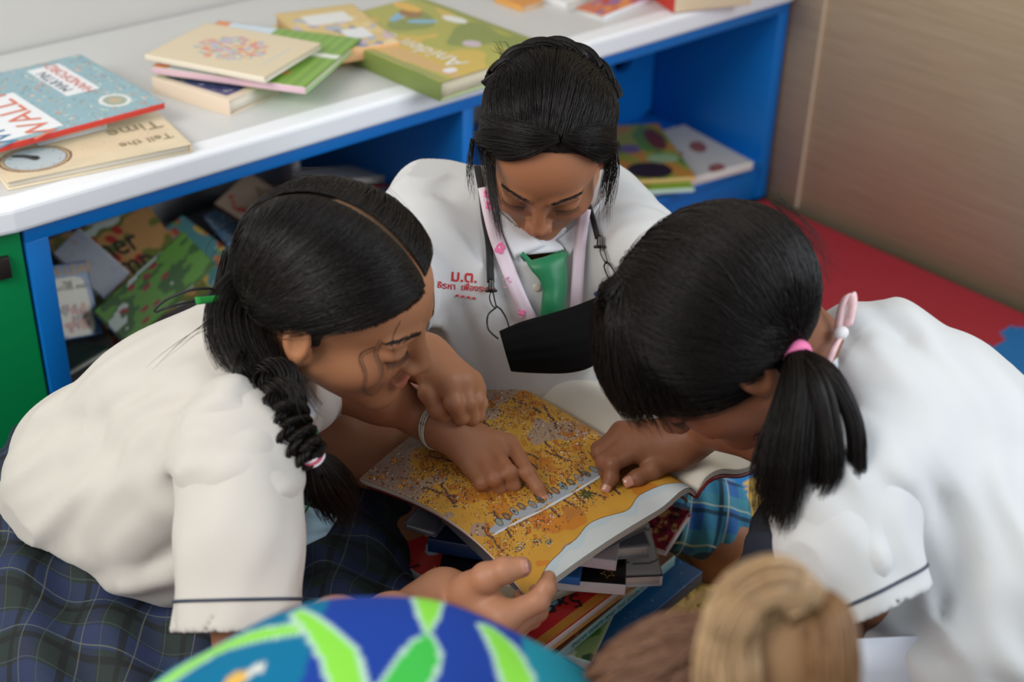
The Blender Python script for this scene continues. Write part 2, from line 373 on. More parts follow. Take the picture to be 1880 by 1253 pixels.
# ================================================================ BOOKS
m_page = mat('page_block', (226, 216, 196), .8, bump=.4, bscale=30, bstretch=(1, 1, 60))
def fbm(u, v, s, seed=0, o=3):
    r = np.random.default_rng(seed); f = np.zeros_like(u)
    for k in range(o):
        for _ in range(5):
            a = r.uniform(0, 6.28); q = s*(2**k)*r.uniform(.6, 1.4); f = f+np.sin(q*(u*math.cos(a)+v*math.sin(a))*6.28+r.uniform(0, 6.28))/(2**k)/3.5
    return f
def blob(c, u, v, x, y, rx, ry, colr, a=0, soft=0, pw=2):
    dx = (u-x)*math.cos(a)+(v-y)*math.sin(a); dy = -(u-x)*math.sin(a)+(v-y)*math.cos(a)
    k = (np.abs(dx)/rx)**pw+(np.abs(dy)/ry)**pw < 1; c[k] = lin(colr); return c
def rect(c, u, v, x0, y0, x1, y1, colr): k = (u > x0) & (u < x1) & (v > y0) & (v < y1); c[k] = lin(colr)
def solid(colr):
    def f(u, v): c = np.zeros(u.shape+(3,)); c[:] = lin(colr); return c
    return f
def speckle(base, cols, n, size, seed=1, ext=None):
    def f(u, v):
        c = np.zeros(u.shape+(3,)); c[:] = lin(base); r = np.random.default_rng(seed)
        for _ in range(n):
            s = size*r.uniform(.5, 1.6); blob(c, u, v, r.uniform(0, 1), r.uniform(0, 1), s, s*r.uniform(.4, 1), cols[r.integers(len(cols))], r.uniform(0, 3))
        if ext: ext(c, u, v)
        return c
    return f
m_cover = mat('printed_cover', (200, 200, 200), .33, tint=True, coat=.15)
m_ink = {}
def ink(c): return mat('ink_%d_%d_%d' % c, c, .5)
def book(o, u, v, t, lab, art, edge=(230, 225, 215), spine=None, spine_side='u0', group=None, res=90, hard=.0022, texts=(), pages=(228, 220, 204), over=.0025, cat='book', name='book', up_=True):
    """o: corner of the front cover, u/v: far corners along width and height (world); thickness t goes down from the cover"""
    o = np.asarray(o, float); U_ = np.asarray(u, float)-o; V_ = np.asarray(v, float)-o; lu = np.linalg.norm(U_); eu = U_/lu
    V_ = V_-eu*(V_@eu); lv = np.linalg.norm(V_); evv = V_/lv; n = np.cross(eu, evv)
    if n@(CAM-o) < 0: n = -n
    B = thing(name, lab, cat, o+U_/2+V_/2-n*t, group)
    def loc(a, b, c): return o+np.multiply.outer(a, eu)+np.multiply.outer(b, evv)-np.multiply.outer(c, n)
    # front board with printed picture
    nu, nv = max(8, int(res*lu/.25)), max(8, int(res*lv/.25)); gu, gv = np.meshgrid(np.linspace(0, 1, nu), np.linspace(0, 1, nv), indexing='ij')
    G = loc(gu*lu, gv*lv, 0*gu); colr = art(gu, gv); Vt, Q = sheet(G-n*hard/2, hard)
    if np.dot(np.cross(G[1, 0]-G[0, 0], G[0, 1]-G[0, 0]), n) < 0: pass
    cc = np.concatenate([colr.reshape(-1, 3), colr.reshape(-1, 3)])
    eg = (gu == 0) | (gu == 1) | (gv == 0) | (gv == 1)
    o1 = mk('front_cover', Vt, Q, m_cover, B, smooth=False, col=cc)
    def lb(a0, a1, b0, b1, c0, c1):
        V0, Q0 = boxm((0, 0, 0), (1, 1, 1)); return loc(a0+V0[:, 0]*(a1-a0), b0+V0[:, 1]*(b1-b0), c0+V0[:, 2]*(c1-c0)), Q0
    def fixq(Vx, Qx):
        return Vx, Qx
    me = mat('cover_%d_%d_%d' % tuple(spine or edge), spine or edge, .4)
    s = spine_side; q = .003
    bl = {'u0': (-.0005, q, 0, lv), 'u1': (lu-q, lu+.0005, 0, lv), 'v0': (0, lu, -.0005, q), 'v1': (0, lu, lv-q, lv+.0005)}[s]
    V1, Q1 = lb(0, lu, 0, lv, t-hard, t); V2, Q2 = lb(*bl, .0002, t)
    mk('back_cover', V1, Q1, mat('cover_%d_%d_%d' % tuple(edge), edge, .4), B, smooth=False)
    bevel(mk('spine', V2, Q2, me, B, smooth=False), .001)
    a0, a1, b0, b1 = over, lu-over, over, lv-over
    if s == 'u0': a0 = .001
    if s == 'u1': a1 = lu-.001
    if s == 'v0': b0 = .001
    if s == 'v1': b1 = lv-.001
    if t-2*hard > .0005:
        V3, Q3 = lb(a0, a1, b0, b1, hard, t-hard); mk('pages', V3, Q3, mat('pages_%d_%d_%d' % pages, pages, .8, bump=.5, bscale=25, bstretch=(1, 1, 60)), B, smooth=False)
    for (st, sz, tu, tv, ang, cl) in texts:
        a = math.radians(ang); ux = eu*math.cos(a)+evv*math.sin(a); uy = -eu*math.sin(a)+evv*math.cos(a)
        if np.cross(ux, uy)@n < 0: uy = -uy
        text(st, sz, o+eu*tu*lu+evv*tv*lv, ux, uy, ink(cl), o1, 'title_lettering', .0006)
    B['_'] = 0; del B['_']
    return B, (o, eu, evv, n, lu, lv)
# ---- books lying on the shelf top
def art_crowd(u, v):
    c = np.zeros(u.shape+(3,)); c[:] = lin((140, 176, 186)); r = np.random.default_rng(3)
    for _ in range(900):
        blob(c, u, v, r.uniform(0, 1), r.uniform(0, 1), r.uniform(.004, .014), r.uniform(.003, .009), [(206, 150, 110), (120, 160, 176), (226, 214, 190), (90, 132, 150), (190, 120, 96), (160, 196, 200)][r.integers(6)], r.uniform(0, 3))
    rect(c, u, v, .50, .05, 1.0, .66, (236, 238, 240)); rect(c, u, v, .15, .42, .32, .93, (236, 236, 238))
    blob(c, u, v, .17, .20, .075, .10, (226, 228, 224)); blob(c, u, v, .17, .20, .055, .075, (156, 168, 150)); blob(c, u, v, .17, .20, .03, .04, (190, 170, 140)); return c
A0 = Pz(302, 188, .532); B0 = Pz(157, 97, .532); U0 = Pz(0, 268, .532)
bkW, _ = book(A0, A0+nrm(U0-A0)*.315, B0, .010, 'large picture book with busy blue crowd cover and red spine, over the clock book', 'book' and art_crowd, edge=(228, 232, 236), spine=(214, 62, 50), spine_side='v0', res=170,
     texts=[("WHERE'S", .050, .78, .34, 90, (84, 130, 166)), ('WALLY', .062, .60, .34, 90, (220, 120, 90)), ('MARTIN', .026, .28, .67, 90, (84, 104, 120)), ('HANDFORD', .026, .20, .67, 90, (214, 110, 90))])
def art_time(u, v):
    c = np.zeros(u.shape+(3,)); c[:] = lin((226, 208, 174)); c[:] *= (1+.05*fbm(u, v, 3, 2))[..., None]
    x, y = .79, .40; e = np.hypot((u-x)/.165, (v-y)/.27)
    c[e < 1.16] = lin((96, 74, 58)); c[e < 1.09] = lin((196, 168, 130)); c[e < 1.0] = lin((110, 92, 78)); c[e < .96] = lin((186, 200, 204))
    for k in range(12): a = k*math.pi/6; blob(c, u, v, x+.135*math.cos(a), y+.22*math.sin(a), .006, .01, (130, 140, 146))
    r = np.random.default_rng(8)
    for _ in range(16): blob(c, u, v, r.uniform(.1, .6), r.uniform(.1, .9), .004, .006, (150, 140, 116))
    return c
o_, u_, v_ = Pz(352, 264, .5065), Pz(12, 334, .5065), Pz(300, 202, .5065)
bkT, fr = book(o_, u_, v_, .0135, 'cream book with a drawn clock face, under the busy crowd picture book', art_time, edge=(230, 214, 182), spine=(226, 206, 170), res=170)
for s_, sz_, x_, y_ in (('Tell the', .026, 268, 258), ('Time', .040, 246, 237)):
    q_ = Pz(x_, y_, .5065); d_ = nrm(Pz(x_-40, y_+8.5, .5065)-q_); text(s_, sz_, q_, d_, np.cross(A(0, 0, 1), d_), ink((140, 128, 100)), bkT.children[0], 'title_lettering', .0008)
o, eu, evv, n, lu, lv = fr; c0 = o+eu*lu*.79+evv*lv*.40+n*.0015
mk('clock_hand', *tubes(np.stack([spline([c0+eu*.002, c0+eu*.012+evv*.012, c0+eu*.028+evv*.022], 8)]), .0035, 6, True), mat('dark_ink_print', (44, 42, 44), .5), bkT)
mk('clock_hub', *snet([('e', c0, (.006, .006, .002), None, .001)], .0008), mat('dark_ink_print', (44, 42, 44), .5), bkT)
book(Pz(195, 226, .5165), Pz(70, 258, .5165), Pz(170, 200, .5165), .009, 'thin white booklet slipped between the clock book and the crowd book', solid((232, 234, 238)), edge=(225, 228, 234))
def art_bear(u, v):
    c = np.zeros(u.shape+(3,)); c[:] = lin((222, 204, 172)); r = np.random.default_rng(5)
    for _ in range(260):
        a = r.uniform(0, 6.28); q = math.sqrt(r.uniform(0, 1)); blob(c, u, v, .52+.27*q*math.cos(a), .50+.30*q*math.sin(a), .022, .018, [(216, 150, 120), (170, 176, 196), (226, 190, 130), (150, 190, 190), (214, 130, 120), (186, 170, 200)][r.integers(6)], a)
    for k in range(6): blob(c, u, v, .14, .3+.08*k, .016, .022, (180, 200, 196))
    return c
def art_green(u, v):
    c = np.zeros(u.shape+(3,)); c[:] = lin((128, 168, 66)); c[np.sin(u*90) > .3] = lin((108, 154, 56)); rect(c, u, v, 0, 0, .42, 1, (206, 220, 232)); rect(c, u, v, 0, 0, .1, 1, (232, 140, 90)); rect(c, u, v, .42, .55, 1, .62, (226, 230, 220))
    for x, y in ((.52, .2), (.6, .26), (.66, .22), (.58, .35), (.7, .4), (.5, .45)): blob(c, u, v, x, y, .035, .045, (236, 238, 232))
    for x, y in ((.8, .2), (.72, .16)): blob(c, u, v, x, y, .02, .03, (214, 120, 70))
    return c
def art_navy(u, v):
    c = np.zeros(u.shape+(3,)); c[:] = lin((228, 210, 186)); rect(c, u, v, .1, .10, .9, .9, (58, 62, 110)); r = np.random.default_rng(4)
    for _ in range(60): blob(c, u, v, r.uniform(.12, .88), r.uniform(.12, .88), .02, .02, [(120, 130, 110), (200, 200, 210), (90, 90, 130)][r.integers(3)])
    return c
book(Pz(420, 185, .518), Pz(278, 142, .518), Pz(530, 150, .518), .026, 'cream bordered book with dark blue picture, bottom of the small stack on the shelf top', art_navy, edge=(232, 212, 186), spine=(234, 214, 190), spine_side='v0')
book(Pz(560, 160, .536), Pz(278, 122, .536), Pz(635, 67, .536), .012, 'green picture book with pink spine, middle of the small stack on the shelf top', lambda u, v: art_green(1-u, v), edge=(170, 214, 140), spine=(232, 196, 208), spine_side='v0',
     texts=[('Pa', .05, .9, .3, 180, (226, 120, 80))])
bk, fr = book(Pz(485, 142, .552), Pz(265, 100, .552), Pz(567, 75, .552), .0095, 'cream book with round cluster of painted animals, topmost of the small shelf stack', art_bear, edge=(240, 234, 220), spine=(238, 228, 208), spine_side='v0', res=140)
def art_map(u, v):
    c = np.zeros(u.shape+(3,)); c[:] = lin((214, 186, 120)); r = np.random.default_rng(6)
    for _ in range(70): blob(c, u, v, r.uniform(0, 1), r.uniform(0, .75), r.uniform(.03, .09), r.uniform(.03, .06), [(170, 176, 190), (222, 196, 130), (130, 140, 160), (226, 206, 160), (200, 176, 196)][r.integers(5)], r.uniform(0, 3))
    rect(c, u, v, .25, .6, .8, .85, (226, 226, 222)); rect(c, u, v, .5, .2, .8, .42, (226, 228, 230)); return c
book(Pz(575, 112, .508), Pz(735, 85, .508), Pz(520, 45, .508), .015, 'yellow book under the mustard picture book beside the large green book', solid((232, 210, 130)), edge=(236, 214, 130), spine=(236, 210, 120), spine_side='v0')
book(Pz(585, 98, .532), Pz(735, 76, .532), Pz(508, 25, .532), .023, 'mustard picture book with grey figures and a peach edge, left of the large green book', art_map, edge=(230, 190, 130), spine=(232, 180, 130), spine_side='v0', pages=(232, 190, 140))
def art_dino(u, v):
    c = np.zeros(u.shape+(3,)); c[:] = lin((170, 168, 78)); f = fbm(u, v, 1.3, 11); c[f > .25] = lin((204, 176, 84)); c[f < -.35] = lin((132, 144, 70)); rect(c, u, v, 0, 0, .06, 1, (150, 150, 84)); rect(c, u, v, .94, 0, 1, 1, (140, 150, 72))
    blob(c, u, v, .14, .5, .07, .55, (206, 168, 110)); blob(c, u, v, .62, .82, .13, .03, (130, 178, 206), .3); blob(c, u, v, .66, .68, .10, .03, (130, 178, 206), -.5); blob(c, u, v, .72, .82, .09, .07, (150, 110, 60), .4); blob(c, u, v, .78, .9, .06, .10, (226, 180, 80)); blob(c, u, v, .86, .6, .05, .08, (226, 226, 220), .2)
    blob(c, u, v, .62, .28, .06, .05, (196, 180, 190)); blob(c, u, v, .18, .08, .05, .03, (228, 226, 232)); return c
# (title lettering on the large green book)
book(Pz(808, 150, .527), Pz(1016, 85, .527), Pz(664, 20, .527), .034, 'large thick green and gold picture book lying slantwise on the shelf top', art_dino, edge=(176, 196, 140), spine=(122, 138, 70), spine_side='u0', res=130, hard=.003,
     texts=[('story of', .036, .27, .74, 90, (226, 228, 220)), ('the forest', .030, .27, .34, 90, (226, 228, 220))] and [('alin', .06, .27, .70, 90, (226, 228, 224)), ('den', .05, .29, .42, 90, (226, 228, 224)), ('Ani', .055, .30, .20, 90, (226, 228, 224))], pages=(216, 206, 180))
book(Pz(1110, 28, .503), Pz(1195, -6, .503), Pz(1060, 12, .503), .011, 'white paperback with orange and purple picture near the red box', speckle((214, 120, 90), [(150, 110, 170), (230, 150, 90), (200, 70, 60)], 30, .12), edge=(236, 238, 240), spine=(236, 238, 242), spine_side='v0')
book(Pz(958, 12, .503), Pz(1000, 0, .503), Pz(930, -12, .503), .011, 'orange book at the back edge of the shelf top behind the large green book', solid((222, 150, 70)), edge=(230, 170, 90))
book(Pz(1040, 6, .503), Pz(1085, -8, .503), Pz(1010, -12, .503), .011, 'white book at the very back of the shelf top', solid((236, 236, 236)), edge=(236, 236, 236))
# red box with a cream front
bx = thing('storage_box', 'red box with a cream front panel near the right end of the shelf top', 'box', Pz(1290, 20, .493))
p0 = Pz(1236, 25, .493); p1 = Pz(1378, 10, .493); e1 = nrm(p1-p0); L1 = np.linalg.norm(p1-p0); e2 = np.cross(A(0, 0, 1), e1)
if e2[1] < 0: e2 = -e2
def obx(a, b, c, d, e, f):
    V, Q = boxm((0, 0, 0), (1, 1, 1)); return p0+np.outer(a+V[:, 0]*(b-a), e1)+np.outer(c+V[:, 1]*(d-c), e2)+np.outer(e+V[:, 2]*(f-e), A(0, 0, 1)), Q
bevel(mk('box_body', *obx(0, L1, .003, .19, 0, .11), mat('red_card', (196, 52, 34), .5), bx, smooth=False), .001)
bevel(mk('front_panel', *obx(.003, L1, -.001, .0028, .002, .108), mat('cream_card', (226, 204, 170), .6), bx, smooth=False), .0006)

# ---- books inside the left bay
def frame_art(base, inner, pic):
    def f(u, v):
        c = np.zeros(u.shape+(3,)); c[:] = lin(base); e = (np.abs(u-.5)/.39)**6+(np.abs(v-.42)/.39)**4 < 1; c[e] = lin(inner); r = np.random.default_rng(12)
        e2 = (np.abs(u-.5) < .3) & (np.abs(v-.27) < .19)
        for _ in range(40): blob(c, u, v, r.uniform(.25, .75), r.uniform(.12, .44), .05, .04, pic[r.integers(len(pic))], r.uniform(0, 3))
        return c
    return f
def art_leaf(base, dark, dots):
    def f(u, v):
        c = np.zeros(u.shape+(3,)); c[:] = lin(base); g = fbm(u, v, 1.6, 9); c[g > .1] = lin(dark); r = np.random.default_rng(2); c[g > .75] = lin((196, 206, 190))
        for _ in range(9): blob(c, u, v, r.uniform(.1, .9), r.uniform(.1, .9), .05, .04, dots, r.uniform(0, 3))
        return c
    return f
inb = 'books jumbled in the left bay of the bookshelf'
def b3(c0, c1, c2, t, lab, art, **k): return book(Py(*c0), Py(*c1), Py(*c2), t, lab, art, group=None, **k)
b3((105, 628, 1.90), (190, 613, 1.90), (92, 488, 1.97), .012, 'blue bordered storybook with an arched cream panel, standing at the left end inside the bay', frame_art((66, 98, 134), (206, 196, 170), [(170, 96, 60), (196, 120, 60), (120, 110, 90), (150, 70, 50)]), edge=(60, 90, 120), spine=(58, 88, 124), res=120,
   texts=[('GREEN LEAF', .022, .5, .90, 0, (216, 160, 60)), ('THE', .009, .5, .72, 0, (120, 110, 100)), ('ADVENTURES', .011, .5, .65, 0, (120, 110, 100)), ('OF THE MOUSE', .010, .5, .58, 0, (120, 110, 100))][1:2]+[('EEN LEAF', .022, .5, .90, 0, (216, 160, 60)), ('THE', .009, .5, .74, 0, (110, 104, 96)), ('VENTURE AND', .010, .5, .67, 0, (110, 104, 96))])
b3((190, 548, 1.93), (237, 500, 1.93), (84, 478, 2.02), .013, 'pale grey hardcover leaning behind the blue bordered storybook', speckle((206, 206, 208), [(196, 196, 200), (214, 180, 160)], 12, .05), edge=(224, 224, 228), spine=(226, 228, 230), spine_side='u1')
TAN = b3((202, 614, 1.93), (388, 536, 1.98), (150, 420, 2.10), .010, 'tan and green picture book lettered her mp, leaning in the left bay', art_leaf((190, 140, 84), (112, 116, 52), (176, 54, 44)), edge=(190, 150, 110), spine=(170, 120, 70), res=120)
def on_plane(fr, x, y): r_ = ray(x, y); return CAM+r_*(((fr[0]-CAM)@fr[3])/(r_@fr[3]))
for s_, x_, y_ in (('her', 216, 452), ('mp', 250, 484)):
    q_ = on_plane(TAN[1], x_, y_); d_ = nrm(on_plane(TAN[1], x_+30, y_-12)-q_); text(s_, .062, q_, d_, np.cross(TAN[1][3], d_), ink((60, 50, 40)), TAN[0].children[0], 'title_lettering', .0008, bold=.01)
b3((235, 634, 1.85), (397, 487, 1.87), (150, 590, 1.90), .012, 'bright green leafy picture book resting across the tan one', art_leaf((96, 146, 52), (60, 96, 40), (150, 40, 44)), edge=(206, 214, 186), spine=(120, 176, 70), spine_side='v0')
b3((392, 545, 1.97), (462, 490, 1.99), (284, 432, 2.13), .011, 'teal picture book with small animals, leaning behind the green leafy one', speckle((96, 150, 150), [(214, 180, 90), (190, 80, 60), (150, 190, 180), (120, 160, 90), (220, 140, 80)], 60, .05, 4), edge=(90, 70, 66), spine=(70, 60, 60))
b3((440, 478, 2.07), (495, 450, 2.07), (362, 402, 2.18), .010, 'pale blue snowy picture book with white dots, behind the teal one', speckle((120, 160, 190), [(226, 232, 240)], 60, .03, 6), edge=(60, 60, 70), spine=(70, 84, 110))
b3((500, 440, 2.02), (560, 380, 2.05), (405, 362, 2.14), .014, 'large cream book with a red mark lying at the back of the left bay', speckle((176, 150, 126), [(170, 60, 50), (196, 170, 140)], 8, .06, 3), edge=(120, 90, 70), spine=(110, 80, 60))
b3((495, 358, 2.08), (640, 372, 2.08), (480, 336, 2.16), .012, 'tan book lying flat above the large cream one at the back of the bay', speckle((170, 140, 100), [(150, 116, 80)], 10, .08), edge=(196, 176, 140))
b3((585, 372, 1.90), (742, 352, 1.90), (560, 345, 2.02), .010, 'blue and white booklet under the pair of white books behind the braided girl', speckle((130, 146, 160), [(90, 110, 140), (190, 200, 206)], 20, .08), edge=(170, 180, 190))
b3((590, 355, 1.95), (738, 338, 1.95), (570, 336, 2.05), .006, 'thin red book sandwiched under a white one in the bay', solid((190, 50, 46)), edge=(196, 50, 44))
b3((600, 334, 1.97), (726, 321, 1.97), (590, 308, 2.08), .012, 'small white paperback, topmost of the books beside the dark divider', solid((214, 204, 190)), edge=(214, 214, 210), spine=(226, 226, 222))
b3((122, 684, 1.84), (200, 638, 1.86), (80, 640, 1.96), .008, 'dark green book lying flat under the blue bordered storybook', solid((34, 62, 48)), edge=(206, 206, 190), pages=(210, 210, 196))
b3((205, 600, 1.93), (228, 650, 1.86), (176, 560, 2.0), .008, 'dark picture book with orange patches between the storybook and the tan book', speckle((50, 46, 50), [(200, 130, 60), (150, 40, 40), (60, 60, 90)], 16, .14, 2), edge=(60, 50, 50))
b3((150, 440, 2.16), (160, 415, 2.17), (140, 400, 2.2), .006, 'narrow orange booklet standing at the back wall of the left bay', solid((224, 110, 60)), edge=(224, 110, 60))
book(A(1.26, 1.90, .183), A(1.44, 1.90, .183), A(1.26, 2.06, .183), .038, 'thick brown book under the pair of white books beside the dark divider', solid((120, 90, 70)), edge=(150, 120, 90))
book(A(1.25, 1.89, .144), A(1.44, 1.90, .144), A(1.25, 2.08, .144), .038, 'thick dark red book at the foot of the stack beside the dark divider', solid((110, 40, 40)), edge=(110, 40, 40))
# ---- books in the right bay
book(Pz(1195, 348, .124), Pz(1383, 297, .124), Pz(1120, 262, .124), .018, 'large white picture book at the right end of the right bay', speckle((198, 194, 186), [(176, 160, 150), (206, 206, 200), (150, 90, 76)], 9, .09, 5), edge=(222, 222, 216), spine=(226, 224, 218), spine_side='v0')
book(Pz(1150, 352, .134), Pz(1275, 345, .134), Pz(1120, 240, .134), .009, 'pale green edged book, middle of the pile in the right bay', speckle((120, 160, 40), [(150, 180, 60), (190, 60, 50), (90, 130, 40)], 16, .07, 8), edge=(190, 226, 210), spine=(196, 226, 214), spine_side='v0')
def art_oli(u, v):
    c = np.zeros(u.shape+(3,)); c[:] = lin((150, 148, 48)); f = fbm(u, v, 1.5, 21); c[f > .2] = lin((190, 130, 48)); c[f < -.4] = lin((96, 130, 50)); blob(c, u, v, .42, .55, .14, .08, (110, 90, 130)); blob(c, u, v, .5, .16, .28, .14, (50, 36, 34)); blob(c, u, v, .82, .7, .12, .2, (110, 56, 40)); blob(c, u, v, .75, .35, .2, .08, (150, 176, 130)); return c
book(Pz(1130, 334, .144), Pz(1278, 325, .144), Pz(1100, 232, .144), .009, 'olive green picture book with dark animal shapes, top of the pile in the right bay', art_oli, edge=(226, 186, 120), spine=(224, 184, 120), spine_side='v0')

# ================================================================ THE PILE OF BOOKS ON THE MAT
def art_sky(u, v):
    c = np.zeros(u.shape+(3,)); c[:] = lin((20, 52, 92)); k = np.clip(v+.25*fbm(u, v, .8, 5), 0, 1)[..., None]; c[:] = lin((12, 26, 44))*(k)+lin((30, 96, 150))*(1-k); r = np.random.default_rng(17)
    for _ in range(90): blob(c, u, v, r.uniform(0, 1), r.uniform(0, 1), .0035, .003, (190, 206, 220))
    return c
Z1 = .125
def poly_pile():
    book(Pz(1225, 1165, .014), Pz(1120, 1235, .014), Pz(1170, 1105, .014), .013, 'dark covered book at the very bottom of the pile, its corner on the yellow mat', solid((44, 36, 34)), edge=(40, 34, 32))
    # fillers really there under the pile
    book(A(.80, .98, .042), A(1.12, .93, .042), A(.83, 1.20, .042), .026, 'thick pale paperback low in the pile, under the teal princess book', solid((196, 200, 196)), edge=(200, 206, 200))
    book(A(.815, .97, .075), A(1.09, .95, .075), A(.83, 1.19, .075), .03, 'thick grey book low in the pile', solid((120, 130, 130)), edge=(170, 176, 170))
    book(Pz(1290, 1050, .098), Pz(1085, 1222, .098), Pz(1168, 938, .098), .020, 'large night sky blue book jutting out to the right of the pile', art_sky, edge=(16, 34, 54), spine=(22, 60, 100), spine_side='v0', res=200)
    book(Pz(1085, 1215, .106), Pz(925, 1170, .106), Pz(1190, 1110, .106), .007, 'pale green picture booklet with leaves, poking out at the near end of the pile', speckle((150, 176, 110), [(90, 140, 60), (206, 220, 190), (60, 100, 70)], 26, .07, 7), edge=(196, 214, 196), spine=(170, 206, 196), spine_side='v0')
    bk, fr = book(Pz(1013, 1208, .127), Pz(1240, 1020, .127), Pz(905, 1150, .127), .017, 'fairy tale book with pale teal spine and brown cover, under the red sums book', speckle((112, 82, 58), [(150, 110, 70), (70, 56, 44), (170, 130, 90), (96, 70, 50)], 120, .03, 3), edge=(150, 190, 190), spine=(150, 196, 196), spine_side='v0', res=120)
    o, eu, evv, n, lu, lv = fr; f = nrm(np.cross(eu, n)); f = f if f@(CAM-o) > 0 else -f
    text('SNOW WHITE AND THE SEVEN DWARFS', .0095, o+eu*lu*.50-n*.0088-evv*.0006, eu, n, ink((40, 60, 66)), bk, 'spine_lettering', .0008, 1.05)
    def sums(u, v):
        c = np.zeros(u.shape+(3,)); c[:] = lin((196, 34, 34)); rect(c, u, v, 0, 0, 1, .05, (206, 140, 50))
        rect(c, u, v, .955, 0, 1, 1, (206, 140, 50))
        for x, y, s in ((.14, .26, 1), ): 
            e = np.hypot((u-x)/.07, (v-y)/.09); c[e < 1] = lin((222, 170, 60)); a = np.arctan2((v-y)/.09, (u-x)/.07); c[(e > 1.15) & (e < 1.75) & (np.abs(np.sin(a*5.5)) > .72)] = lin((232, 196, 90))
        blob(c, u, v, .30, .52, .20, .12, (60, 90, 50)); blob(c, u, v, .42, .5, .13, .1, (206, 170, 70))
        k = (np.abs((u-.36)*math.cos(.12)+(v-.20)*math.sin(.12)) < .15) & (np.abs(-(u-.36)*math.sin(.12)+(v-.20)*math.cos(.12)) < .062); c[k] = lin((16, 20, 30))
        k = (np.abs((u-.36)*math.cos(.12)+(v-.20)*math.sin(.12)) < .143) & (np.abs(-(u-.36)*math.sin(.12)+(v-.20)*math.cos(.12)) < .054); c[k] = lin((120, 172, 200))
        for q in range(7): blob(c, u, v, .20+.03*q*.9, .855+.015*math.sin(q*2), .045, .035+.01*(q % 2), (176, 196, 214))
        for x, y in ((.10, .74), (.45, .90), (.15, .6)):
            e = np.hypot((u-x), (v-y)*1.1); a = np.arctan2(v-y, u-x); c[e < .022*(1+.45*np.cos(5*a))] = lin((226, 160, 70))
        e = (np.hypot(u-.30, v-.965) < .03) & (np.hypot(u-.312, v-.958) > .025); c[e] = lin((230, 200, 120)); blob(c, u, v, .52, .82, .16, .12, (30, 70, 120)); blob(c, u, v, .5, .8, .11, .08, (176, 40, 40)); blob(c, u, v, .48, .93, .1, .05, (200, 130, 50)); return c
    bk, fr = book(Pz(985, 1196, .168), Pz(1190, 1040, .168), Pz(688, 1032, .168), .020, 'big red times table board book showing 7x8 and 5x5, across the middle of the pile', sums, edge=(206, 150, 70), spine=(226, 222, 214), spine_side='u0', res=200, pages=(226, 224, 216))
    o, eu, evv, n, lu, lv = fr; tp = bk.children[0]
    for s, (tx, ty), sz, a in (('5x5', (1032, 1108), .034, 8), ('7x8', (742, 1034), .030, 26)):
        c0 = Pz(tx, ty, .168); dr = Pz(tx-40, ty+(8 if s == '5x5' else -22), .168)-c0; up_ = np.cross(n, nrm(dr)); 
        # pupil's sums face away from the camera
        text(s, sz, c0, nrm(dr), np.cross(n, nrm(dr)), ink((18, 22, 30)), tp, 'sum_lettering', .0012)
    book(Pz(1217, 1056, .186), Pz(1120, 1060, .186), Pz(1192, 930, .186), .018, 'pale grey book with thin line drawing, right of the pile under the white hardcover', lambda u, v: (lambda c: (rect(c, u, v, 0, 0, 1, 1, (206, 204, 200)), c.__setitem__(np.abs(np.hypot((u-.35)/.55, (v-.42)/.26)-1) < .035, lin((60, 60, 60))), rect(c, u, v, .1, .02, .9, .08, (216, 216, 214)), c)[3])(np.zeros(u.shape+(3,))), edge=(216, 216, 214), spine=(212, 212, 208), spine_side='u0')
    bs, fr = book(Pz(1149, 1074, .200), Pz(806, 1048, .200), Pz(1152, 980, .200), .017, 'black covered book with a small gold star, across the upper pile', lambda u, v: (lambda c: (rect(c, u, v, -1, -1, 2, 2, (14, 13, 15)), c)[1])(np.zeros(u.shape+(3,))), edge=(222, 220, 216), spine=(224, 222, 218), spine_side='v0', pages=(226, 220, 206), hard=.0015)
    c0 = Pz(1116, 1053, .2008); pts = [c0+(.0095 if k % 2 == 0 else .0042)*(A(1, 0, 0)*math.cos(k*.6283)+A(0, 1, 0)*math.sin(k*.6283)) for k in range(11)]
    mk('star_print', *tubes(np.stack([np.array(pts)]), .0005, 5, False), ink((214, 160, 70)), bs)
    book(Pz(838, 985, .216), Pz(790, 1003, .216), Pz(1010, 1020, .216), .012, 'dark blue cloth book at the left side of the upper pile', solid((24, 44, 76)), edge=(20, 44, 84), spine=(24, 52, 96), spine_side='u1') if 0 else None
    book(Pz(905, 1010, .222), Pz(785, 990, .222), Pz(930, 930, .222), .020, 'dark blue cloth book sticking out on the left of the upper pile', solid((26, 44, 74)), edge=(24, 44, 76), spine=(20, 44, 84), spine_side='v0')
    book(Pz(800, 978, .232), Pz(742, 960, .232), Pz(860, 905, .232), .009, 'slate grey booklet poking out at the far left of the pile', solid((84, 88, 100)), edge=(90, 92, 104))
    book(Pz(1065, 1062, .214), Pz(985, 1052, .214), Pz(1072, 1020, .214), .012, 'bright blue notebook tucked under the white hardcover', solid((30, 110, 180)), edge=(30, 100, 170), spine=(34, 116, 190), spine_side='v0')
    book(Pz(1132, 1030, .238), Pz(990, 1012, .238), Pz(1152, 960, .238), .016, 'thick white hardcover with a red panel, near the top of the pile', lambda u, v: (lambda c: (rect(c, u, v, -1, -1, 2, 2, (214, 206, 210)), rect(c, u, v, .2, .3, .8, .9, (170, 30, 44)), c)[2])(np.zeros(u.shape+(3,))), edge=(220, 214, 216), spine=(226, 222, 224), spine_side='v0', hard=.003, pages=(230, 226, 224))
    book(Pz(1194, 1000, .226), Pz(1110, 1008, .226), Pz(1186, 925, .226), .020, 'paperback with thick cream pages beside the white hardcover', solid((120, 126, 134)), edge=(150, 150, 150), spine=None, spine_side='u1', pages=(226, 220, 206))
